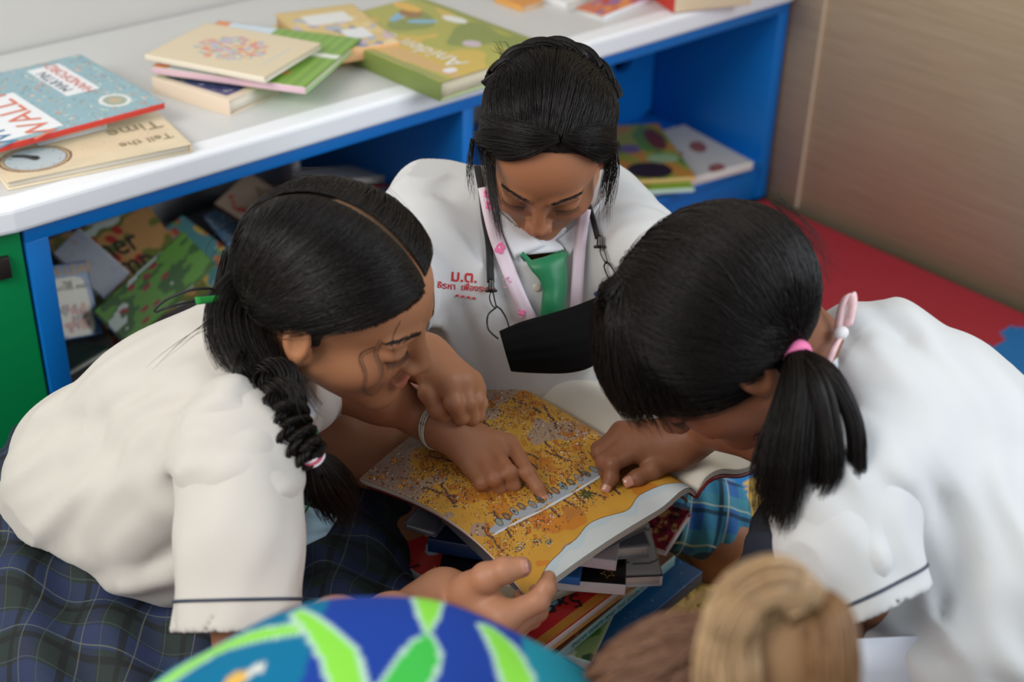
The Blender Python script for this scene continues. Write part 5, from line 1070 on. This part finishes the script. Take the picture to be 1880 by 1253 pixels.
# ---------------------------------------------------------------- girl on the right
def girl_right():
    P = person('girl with low ponytail and pink hair tie, leaning over the book from the right', (1.30, .62, .012))
    neck = W(1500, 680, 1.50)
    hd = Head(W(1318, 612, 1.45), (-.62, -.70, -.33), (-.62, .58, .52), neck, 'R', 1.16)
    S = [('c', W(1580, 680, 1.52), W(1690, 800, 1.58), .070, .115, .05), ('c', W(1690, 800, 1.58), W(1880, 975, 1.66), .115, .130, .05), ('c', W(1880, 975, 1.66), W(2040, 1150, 1.66), .130, .15, .05), ('c', W(1560, 640, 1.50), W(1640, 640, 1.52), .045, .045, .03), ('c', W(1780, 960, 1.56), W(1880, 1190, 1.54), .13, .13, .06), ('c', W(1640, 800, 1.50), W(1570, 880, 1.42), .095, .072, .06), ('c', W(1700, 1000, 1.52), W(1800, 1100, 1.5), .12, .12, .06)]
    sL = W(1560, 900, 1.41)
    S += [('c', sL, W(1545, 985, 1.40), .068, .064, .04)]
    cutp = W(1640, 1105, 1.38); nn = nrm(W(1655, 1160, 1.39)-W(1560, 960, 1.40))
    S += [('g', [W(1640, 880, 1.32), W(1700, 960, 1.36), W(1722, 1060, 1.40), W(1740, 1200, 1.42)], .010, .008), ('g', [W(1530, 640, 1.42), W(1600, 640, 1.43), W(1650, 700, 1.42)], .020, -.006), ('g', [W(1560, 600, 1.45), W(1620, 590, 1.46), W(1660, 620, 1.46)], .016, .006),
          ('g', [W(1700, 700, 1.44), W(1780, 850, 1.46), W(1830, 1050, 1.44)], .03, -.004), ('g', [W(1500, 930, 1.33), W(1540, 1010, 1.32), W(1560, 1080, 1.33)], .012, .004), ('g', [W(1600, 960, 1.31), W(1640, 1030, 1.32)], .016, -.004), ('w', W(1720, 800, 1.46), W(1840, 1050, 1.5)-W(1600, 650, 1.5), .095, .011, .36, 11), ('w', W(1560, 1010, 1.33), W(1620, 1100, 1.36)-W(1500, 900, 1.4), .09, .005, .14, 2)]
    sp = list(S)
    cax = nrm(W(1620, 1120, 1.385)-W(1548, 980, 1.40)); slv = [('c', sL, W(1548, 985, 1.40), .069, .064, .04), ('c', W(1548, 985, 1.40), W(1640, 1160, 1.38), .064, .052, .03), ('w', W(1560, 1010, 1.33), W(1620, 1100, 1.36)-W(1500, 900, 1.4), .09, .005, .14, 2)]; Vs, Qs = snet(slv+[('C', W(1575, 1030, 1.395), W(1670, 1220, 1.375), .052, .048, .003), ('h', W(1618, 1118, 1.385), cax, .0015)], .0042); mk('sleeve', Vs, Qs, m_shirt, P); piping(slv, W(1602, 1082, 1.388), cax, .06, P)
    V, Q = snet(S, .0055); mk('shirt', V, Q, mat('bright_cotton', (226, 228, 230), .75) if 0 else m_shirt, P, attrs={'hem': hemattr(V, [])})
    pass
    A1 = limb([(sL, .044), (W(1560, 1000, 1.43), .038), (W(1590, 1080, 1.46), .034), (W(1540, 1180, 1.58), .028), (W(1480, 1180, 1.62), .022)], 'R')
    # right hand on the page
    wr = Pz(1248, 812, .352)
    k1, k2, k3, k4 = Pz(1168, 815, .350), Pz(1150, 800, .357), Pz(1142, 790, .357), Pz(1138, 787, .350)
    k1, k2, k3, k4 = Pz(1176, 828, .347), Pz(1158, 812, .353), Pz(1146, 799, .354), Pz(1140, 792, .350)
    palm = [(wr, k1, .0235, .0145), (wr, k2, .0245, .0135), (wr, k3, .024, .0125), (Pz(1255, 800, .35), k4, .021, .0115), (Pz(1240, 835, .34), Pz(1200, 850, .335), .017, .013)]
    F4 = [[(k1, .0115), (Pz(1124, 852, .347), .0096), (Pz(1122, 878, .333), .0084), (Pz(1113, 897, .3235), .0074)],
          [(k2, .0112), (Pz(1108, 848, .344), .0092), (Pz(1112, 866, .328), .008), (Pz(1124, 872, .322), .0072)],
          [(k3, .0106), (Pz(1100, 832, .342), .0090), (Pz(1108, 852, .328), .0078), (Pz(1124, 856, .322), .007)],
          [(k4, .0098), (Pz(1098, 824, .338), .0080), (Pz(1108, 840, .326), .007)],
          [(Pz(1236, 836, .340), .015), (Pz(1200, 862, .334), .0118), (Pz(1170, 878, .328), .0098), (Pz(1154, 885, .3245), .0088)]]
    arm = [(W(1400, 800, 1.66), .034), (W(1330, 775, 1.68), .030), (Pz(1278, 790, .362), .026), (wr, .0235)]
    H1 = hand(palm, F4, arm, 'R')
    A3 = limb([(W(1560, 760, 1.62), .044), (W(1460, 820, 1.64), .038), (W(1400, 800, 1.66), .034)], 'R')
    B = body([(hd.V, hd.Q, hd.col), A1, A3, H1[:3]], P); hd.brows(B)
    nail('fingernail', F4[0][3][0], F4[0][2][0], .0074, B, CAM-F4[0][3][0]); nail('fingernail', F4[4][3][0], F4[4][2][0], .0088, B, CAM-F4[4][3][0], .012)
    # navy pleated skirt / knees
    K = [('c', W(1500, 1030, 1.66), W(1720, 1150, 1.75), .075, .15, .05), ('c', W(1520, 1000, 1.68), W(1480, 1130, 1.74), .078, .08, .05), ('c', A(1.33, .62, .12), A(1.25, .72, .09), .16, .09, .05), ('c', W(1440, 985, 1.74), W(1410, 1110, 1.78), .035, .05, .04), ('n', (.9, -.3, .2), .04, .003, .2), ('h', A(0, 0, .0135), A(0, 0, -1), .004)]
    V, Q = snet(K, .007); e1 = nrm(A(.75, -.66, 0)); e2 = nrm(A(.4, .5, .75)); mk('plaid_skirt', V, Q, PL_NAVY, P, uv=np.stack([V@e1, V@e2], 1))
    # collar band with ribbon
    colm = mat('white_collar', (224, 226, 230), .7); rw = []
    for t in np.linspace(0, 1, 16): a = W(1520, 590, 1.52)*(1-t)+W(1498, 690, 1.44)*t; b = W(1556, 602, 1.52)*(1-t)+W(1540, 700, 1.44)*t; rw.append([a-FW*.02*math.sin(3.1*t), (a+b)/2-FW*(.02*math.sin(3.1*t)+.008), b-FW*.015*math.sin(3.1*t)])
    mk('collar', *sheet(np.array(rw), .002), colm, P)
    # hair
    V, Q = hd.cap(None, None, face=(0, .090, -.045), fr=(.088, .062, .080), low=((0, .0, -.022), (0, .25, -1))); hb = mk('hair', V, Q, m_scalp, P)
    tie = W(1462, 650, 1.385); td = nrm((hd.inv(tie)-hd.EC)/hd.ER)
    sets = []; n = 9000; az = rng.uniform(-178, 178, n); el = np.degrees(np.arcsin(rng.uniform(-.35, 1, n))); hl = np.interp(np.abs(az), [0, 40, 70, 95, 120, 180], [36, 30, 14, -4, -20, -30]); k = el > hl; az, el = az[k], el[k]; D_ = hd.dirs(az, el); pr = np.clip(.75-1.1*(D_@td), .12, 1.9); D_ = np.repeat(D_, rng.poisson(pr), axis=0); D_ = nrm(D_+rng.normal(0, .03, D_.shape)); n = len(D_); az = np.zeros(n)
    R_ = D_; Tg = nrm(td[None]+rng.normal(0, .085, (n, 3))); C_ = nrm(R_+Tg)+np.stack([0*az, 0*az, .18+0*az], 1); sets.append(flow(hd, R_, C_, Tg, 16, (.001, .009), .02))
    n = 1500; az = rng.uniform(-100, -50, n); hl = np.interp(-az, [50, 75, 100], [24, 8, -6]); sets.append(flow(hd, hd.dirs(az, hl+rng.uniform(0, 12, n)), hd.dirs(az-22, hl+14), nrm(td[None]+rng.normal(0, .07, (n, 3))), 16, (.001, .008), .02))
    # fringe: from the crown over the forehead, falling free
    fr = []; n = 2600; a = rng.uniform(-78, 40, n); lf = np.clip((a+84)/50, .15, 1); top = hd.dirs(a*.5, 76+rng.uniform(-20, 12, n)); mid = hd.dirs(a, 56+rng.normal(0, 4, n)); low = hd.dirs(a, 22+rng.normal(0, 4, n))
    P0 = hd.out(hd.surf(top, .0+rng.uniform(0, .003, n))); P1 = hd.out(hd.surf(mid, lf*(.006+rng.uniform(0, .006, n)))); P2 = hd.out(hd.surf(low, lf*(.008+rng.uniform(0, .010, n)))); P3 = P2+hd.M[:, 2][None]*-.035*rng.uniform(.5, 1.1, n)[:, None]+np.array([0, 0, -.028])*rng.uniform(.3, 1, n)[:, None]
    fr = np.stack([P0, P1, P2, P3], 1); fr = np.stack([spline(fr[i], 14) for i in range(n)]); sets.append(fr)
    mkhair('strands', sets, .00056, hb)
    tail = hang(None, [tie, W(1468, 705, 1.36), W(1458, 780, 1.35), W(1440, 860, 1.355), W(1422, 970, 1.38)], 3200, [.010, .019, .023, .027, .016], None, K=22, lens=(.55, 1), jit=.008)
    t2 = hang(None, [tie, W(1524, 686, 1.345), W(1566, 770, 1.335), W(1572, 860, 1.34), W(1548, 925, 1.35)], 420, [.008, .009, .008, .008, .004], None, K=22, lens=(.7, 1), jit=.003); t3 = hang(None, [tie, W(1500, 700, 1.345), W(1520, 790, 1.335), W(1520, 870, 1.34), W(1486, 940, 1.36)], 620, [.008, .012, .012, .012, .006], None, K=22, lens=(.65, 1), jit=.004)
    t4 = hang(None, [W(1440, 740, 1.45), W(1415, 780, 1.46), W(1390, 815, 1.47)], 160, .02, .016, lens=(.4, 1), jit=.01)
    mkhair('ponytail', [tail, t2, t3, t4], .0006, hb)
    wis = [hang(None, [W(1160, 690, 1.45), W(1185, 740, 1.45), W(1210, 790, 1.50), W(1232, 810, 1.54)], 3, .002, .006, lens=(.7, 1)), hang(None, [W(1118, 640, 1.44), W(1128, 690, 1.45), W(1132, 745, 1.48)], 3, .004, .010, lens=(.6, 1)), hang(None, [W(1400, 400, 1.45), W(1470, 450, 1.44), W(1525, 530, 1.44)], 90, .03, .02, lens=(.5, 1), jit=.012), hang(None, [W(1230, 700, 1.42), W(1262, 735, 1.41), W(1300, 775, 1.42)], 40, .012, .006, lens=(.6, 1), jit=.004)]
    mkhair('loose_wisps', wis, .0004, hb)
    q = tie; ax = nrm(W(1474, 700, 1.36)-W(1440, 615, 1.40)); u = nrm(np.cross(ax, FW)); v = np.cross(ax, u); t = np.linspace(0, 2*np.pi, 40); G = np.stack([q+ax*o+r*(np.cos(t)[:, None]*u+np.sin(t)[:, None]*v) for o, r in ((-.0065, .0128), (-.002, .0145), (.002, .0145), (.0065, .0128))], 1); mk('hair_tie', *sheet(G, .0022), mat('pink_elastic', (236, 120, 170), .6, bump=.3, bscale=900), hb)
    return P, hd, sp
PR, HR, SHR = girl_right()
# pink and white fabric bow behind her collar
bw = thing('ribbon_bow', 'small pink and white ribbon bow at the collar of the girl at right', 'bow', W(1550, 590, 1.44))
pkw = mat('pink_white_print', (236, 196, 196), .7, var=.25, vscale=120)
for pts in ([W(1536, 610, 1.44), W(1546, 560, 1.43), W(1560, 540, 1.43), W(1564, 560, 1.43), W(1556, 600, 1.44)], [W(1546, 612, 1.435), W(1530, 640, 1.42), W(1518, 668, 1.42), W(1508, 690, 1.425)]):
    c = spline(pts, 20); mk('ribbon_loop', *sheet(np.stack([c-RT*.004-UP*.002, c+FW*.006*0-FW*.003, c+RT*.005+UP*.002], 1), .0016), pkw, bw)
mk('ribbon_knot', *snet([('e', W(1544, 612, 1.43), (.009, .007, .007), None, .002)], .0012), mat('ribbon_white', (230, 224, 224), .7), bw)

# ---------------------------------------------------------------- white paper bag near the right girl's elbow
bg = thing('paper_bag', 'white paper bag with purple inside below the elbow of the girl at right', 'bag', W(1640, 1253, 1.40)-A(0, 0, .12))
c = W(1655, 1170, 1.42); e1 = nrm(RT*.95-_Z*.0+FW*.1); e1[2] = 0; e1 = nrm(e1); e2 = np.cross(_Z, e1); hh = .34
def panel(a, b, nm, m): G = bil([a-_Z*hh, a, b, b-_Z*hh], 8, 8); mk(nm, *sheet(G, .0012), m, bg)
wp = mat('white_card', (214, 216, 226), .6); L0 = c-e1*.10; L1_ = c+e1*.035
for a, b, nm in ((L0, L1_, 'front_side'), (L1_, L1_+e2*.08+_Z*.01, 'gusset_side'), (L1_+e2*.08, L0+e2*.08, 'back_side'), (L0+e2*.08, L0, 'gusset_side')): panel(a, b, nm, wp)
G = bil([L0+e2*.072-_Z*.10, L0+e2*.072+_Z*.004, L1_+e2*.072-e1*.004+_Z*.012, L1_+e2*.072-e1*.004-_Z*.10], 6, 6); mk('purple_lining', *sheet(G, .001), mat('purple_card', (96, 74, 130), .6), bg)

# ---------------------------------------------------------------- person in the foreground, seen from behind
def foreground():
    P = person('person with blonde bun and blue patterned top, seen from behind, holding the book corner', (.55, .45, .012))
    S = [('c', W(610, 1362, 1.02), W(740, 1352, 1.03), .090, .089, .03), ('c', W(740, 1352, 1.03), W(860, 1440, 1.02), .089, .09, .03), ('c', W(640, 1700, 1.0), W(1300, 1720, 1.0), .13, .13, .03), ('c', W(1300, 1660, .98), W(1600, 1560, 1.00), .10, .10, .03), ('c', W(430, 1440, 1.0), W(610, 1362, 1.02), .092, .090, .03), ('c', W(900, 1660, .98), W(900, 1900, 1.02), .17, .17, .05),
         ('g', [W(560, 1130, .95), W(620, 1200, .93), W(640, 1250, .92)], .018, -.004), ('g', [W(870, 1120, .96), W(900, 1180, .94), W(930, 1240, .93)], .02, .006), ('n', (.5, .6, .2), .12, .002, 0)]
    V, Q = snet(S, .0032); nv = len(V); c = np.tile(lin((22, 58, 144)), (nv, 1))
    rows_ = lambda pts: spline(np.array(pts, float), 40)
    def ribbon_(pts, wds, colr):
        nonlocal c
        Pp = rows_(pts); H_ = hit(S, Pp[:, 0], Pp[:, 1], .6, 1.6); wd = np.interp(np.linspace(0, 1, 40), np.linspace(0, 1, len(wds)), wds)
        d = np.full(nv, 9.)
        for i in range(40): d = np.minimum(d, np.linalg.norm(V-H_[i], axis=1)-wd[i])
        c[d < 0] = lin(colr)
    # teal area left of the seam
    sm_ = hit(S, [585], [1150], .6, 1.6)[0]; sn = nrm(RT*.93-UP*.20); kk = (V-sm_)@sn < 0; c[kk] = lin((0, 104, 142)); sm2 = hit(S, [960], [1200], .6, 1.6)[0]; kk = (V-sm2)@nrm(RT*.9+UP*.1) > 0; c[kk] = lin((20, 130, 150))
    Wt, Gr, Gd = (176, 206, 190), (130, 206, 66), (60, 176, 70)
    for pts, wo in (([(590, 1150), (460, 1170), (360, 1215), (250, 1290)], .014), ([(545, 1125), (575, 1150), (620, 1200), (640, 1270)], .016), ([(785, 1165), (775, 1200), (755, 1240), (720, 1290)], .022), ([(785, 1095), (786, 1130), (786, 1160)], .012), ([(895, 1155), (925, 1190), (950, 1250)], .018)):
        w0 = {(.014): (.006, .010, .011, .011), (.016): (.006, .009, .014, .014), (.022): (.003, .014, .018, .018), (.012): (.014, .009, .002), (.018): (.008, .012, .013)}[wo]
        ribbon_(pts, w0, Wt); ribbon_(pts, [max(q-.0032, .0005) for q in w0], Gr if wo != .022 else Gd)
    ribbon_([(478, 1225), (430, 1250)], (.004, .004), (206, 206, 196)); ribbon_([(436, 1248), (420, 1262)], (.007, .006), (214, 170, 80))
    mk('patterned_top', V, Q, mat('printed_jersey', (40, 80, 160), .8, tint=True, bump=.2, bscale=1400, spec=.2), P, col=c)
    # left hand holding the page corner: thumb over the page, fingers under it
    wr = W(815, 1100, 1.545); 
    th = [(W(862, 1086, 1.50), .0195), (W(893, 1062, 1.478), .0160), (W(926, 1048, 1.470), .0135), (W(957, 1042, 1.470), .0112)]
    ix = [(W(924, 1136, 1.475), .0150), (W(988, 1104, 1.478), .0118), (W(1003, 1080, 1.480), .0100), (W(1007, 1062, 1.488), .0082)]
    mi = [(W(932, 1148, 1.50), .0150), (W(985, 1122, 1.515), .0118), (W(985, 1092, 1.540), .0095), (W(965, 1082, 1.555), .008)]
    ri = [(W(938, 1156, 1.525), .0140), (W(975, 1136, 1.545), .0108), (W(972, 1106, 1.565), .009), (W(955, 1096, 1.57), .008)]
    li = [(W(935, 1160, 1.55), .0125), (W(962, 1144, 1.57), .0095), (W(958, 1120, 1.585), .008)]
    palm = [(wr, th[0][0], .026, .017), (wr, ix[0][0], .026, .0165), (wr, mi[0][0], .0265, .0165), (W(840, 1125, 1.56), ri[0][0], .024, .015), (W(845, 1130, 1.57), li[0][0], .022, .0135), (W(868, 1092, 1.50), W(905, 1118, 1.485), .017, .015)]
    arm = [(W(560, 1200, 1.16), .040), (W(620, 1180, 1.28), .037), (W(720, 1150, 1.44), .030), (W(770, 1125, 1.52), .026), (wr, .0255)]
    H1 = hand(palm, [th, ix, mi, ri, li], arm, 'F')
    # head turned away
    hc = W(1330, 1330, .99); neck = W(1180, 1500, 1.02); B0 = limb([(W(1300, 1330, 1.02), .055), (neck, .055)], 'F')
    B = body([H1[:3], B0], P)
    nail('fingernail', th[3][0], th[2][0], .0105, B, CAM-th[3][0], .013)
    # hair: brown crown combed back to a blonde bun
    hs = [('e', W(1275, 1352, 1.00), (.088, .088, .078), None, .02)]
    V, Q = snet(hs, .004); hb = mk('hair', V, Q, mat('brown_hair_base', (84, 56, 40), .6), P)
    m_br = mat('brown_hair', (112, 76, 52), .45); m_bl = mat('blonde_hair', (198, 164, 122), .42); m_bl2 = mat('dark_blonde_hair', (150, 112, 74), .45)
    c0 = W(1275, 1352, 1.00); n = 3600; D = nrm(rng.normal(0, 1, (n, 3))); st = c0+D*A(.088, .088, .078); tg = W(1400, 1190, .93)
    C1 = c0+nrm(D+nrm(tg-c0)*1.0)*A(.10, .10, .088); pa = np.stack([spline(np.array([st[i], C1[i], tg+rng.normal(0, .015, 3)]), 12) for i in range(n)]); k = (D@FW) < .4; mk('strands', *tubes(pa[k], .0009, 3, False), m_br, hb)
    bun = W(1425, 1170, .90); ln = [] ; ln2 = []
    arcs = [((1500, 1110), (1440, 1065), (1340, 1105), (1300, 1230), (1310, 1320)), ((1505, 1112), (1470, 1085), (1400, 1120), (1370, 1230), (1390, 1330)), ((1510, 1120), (1490, 1140), (1450, 1180), (1440, 1260), (1450, 1330)), ((1515, 1110), (1535, 1160), (1530, 1240), (1500, 1320), (1480, 1360)), ((1490, 1105), (1400, 1075), (1330, 1150), (1330, 1250), (1350, 1330)), ((1500, 1105), (1540, 1130), (1550, 1200), (1545, 1290), (1540, 1350)), ((1395, 1090), (1350, 1110), (1310, 1180), (1300, 1270), (1320, 1340))]
    for i, ar in enumerate(arcs):
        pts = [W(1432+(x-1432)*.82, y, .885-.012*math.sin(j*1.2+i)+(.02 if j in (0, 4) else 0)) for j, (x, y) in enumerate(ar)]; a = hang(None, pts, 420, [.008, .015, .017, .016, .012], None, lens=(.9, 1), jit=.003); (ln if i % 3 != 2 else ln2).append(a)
    V, Q = snet([('e', W(1425, 1215, .915), (.042, .042, .052), None, .02)], .003); bb = mk('bun_core', V, Q, mat('bun_core_blonde', (150, 114, 76), .6), hb)  # core in one flat blonde, darker than the outer locks
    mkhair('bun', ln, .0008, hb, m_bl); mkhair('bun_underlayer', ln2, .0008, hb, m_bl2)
    return P
PF = foreground()
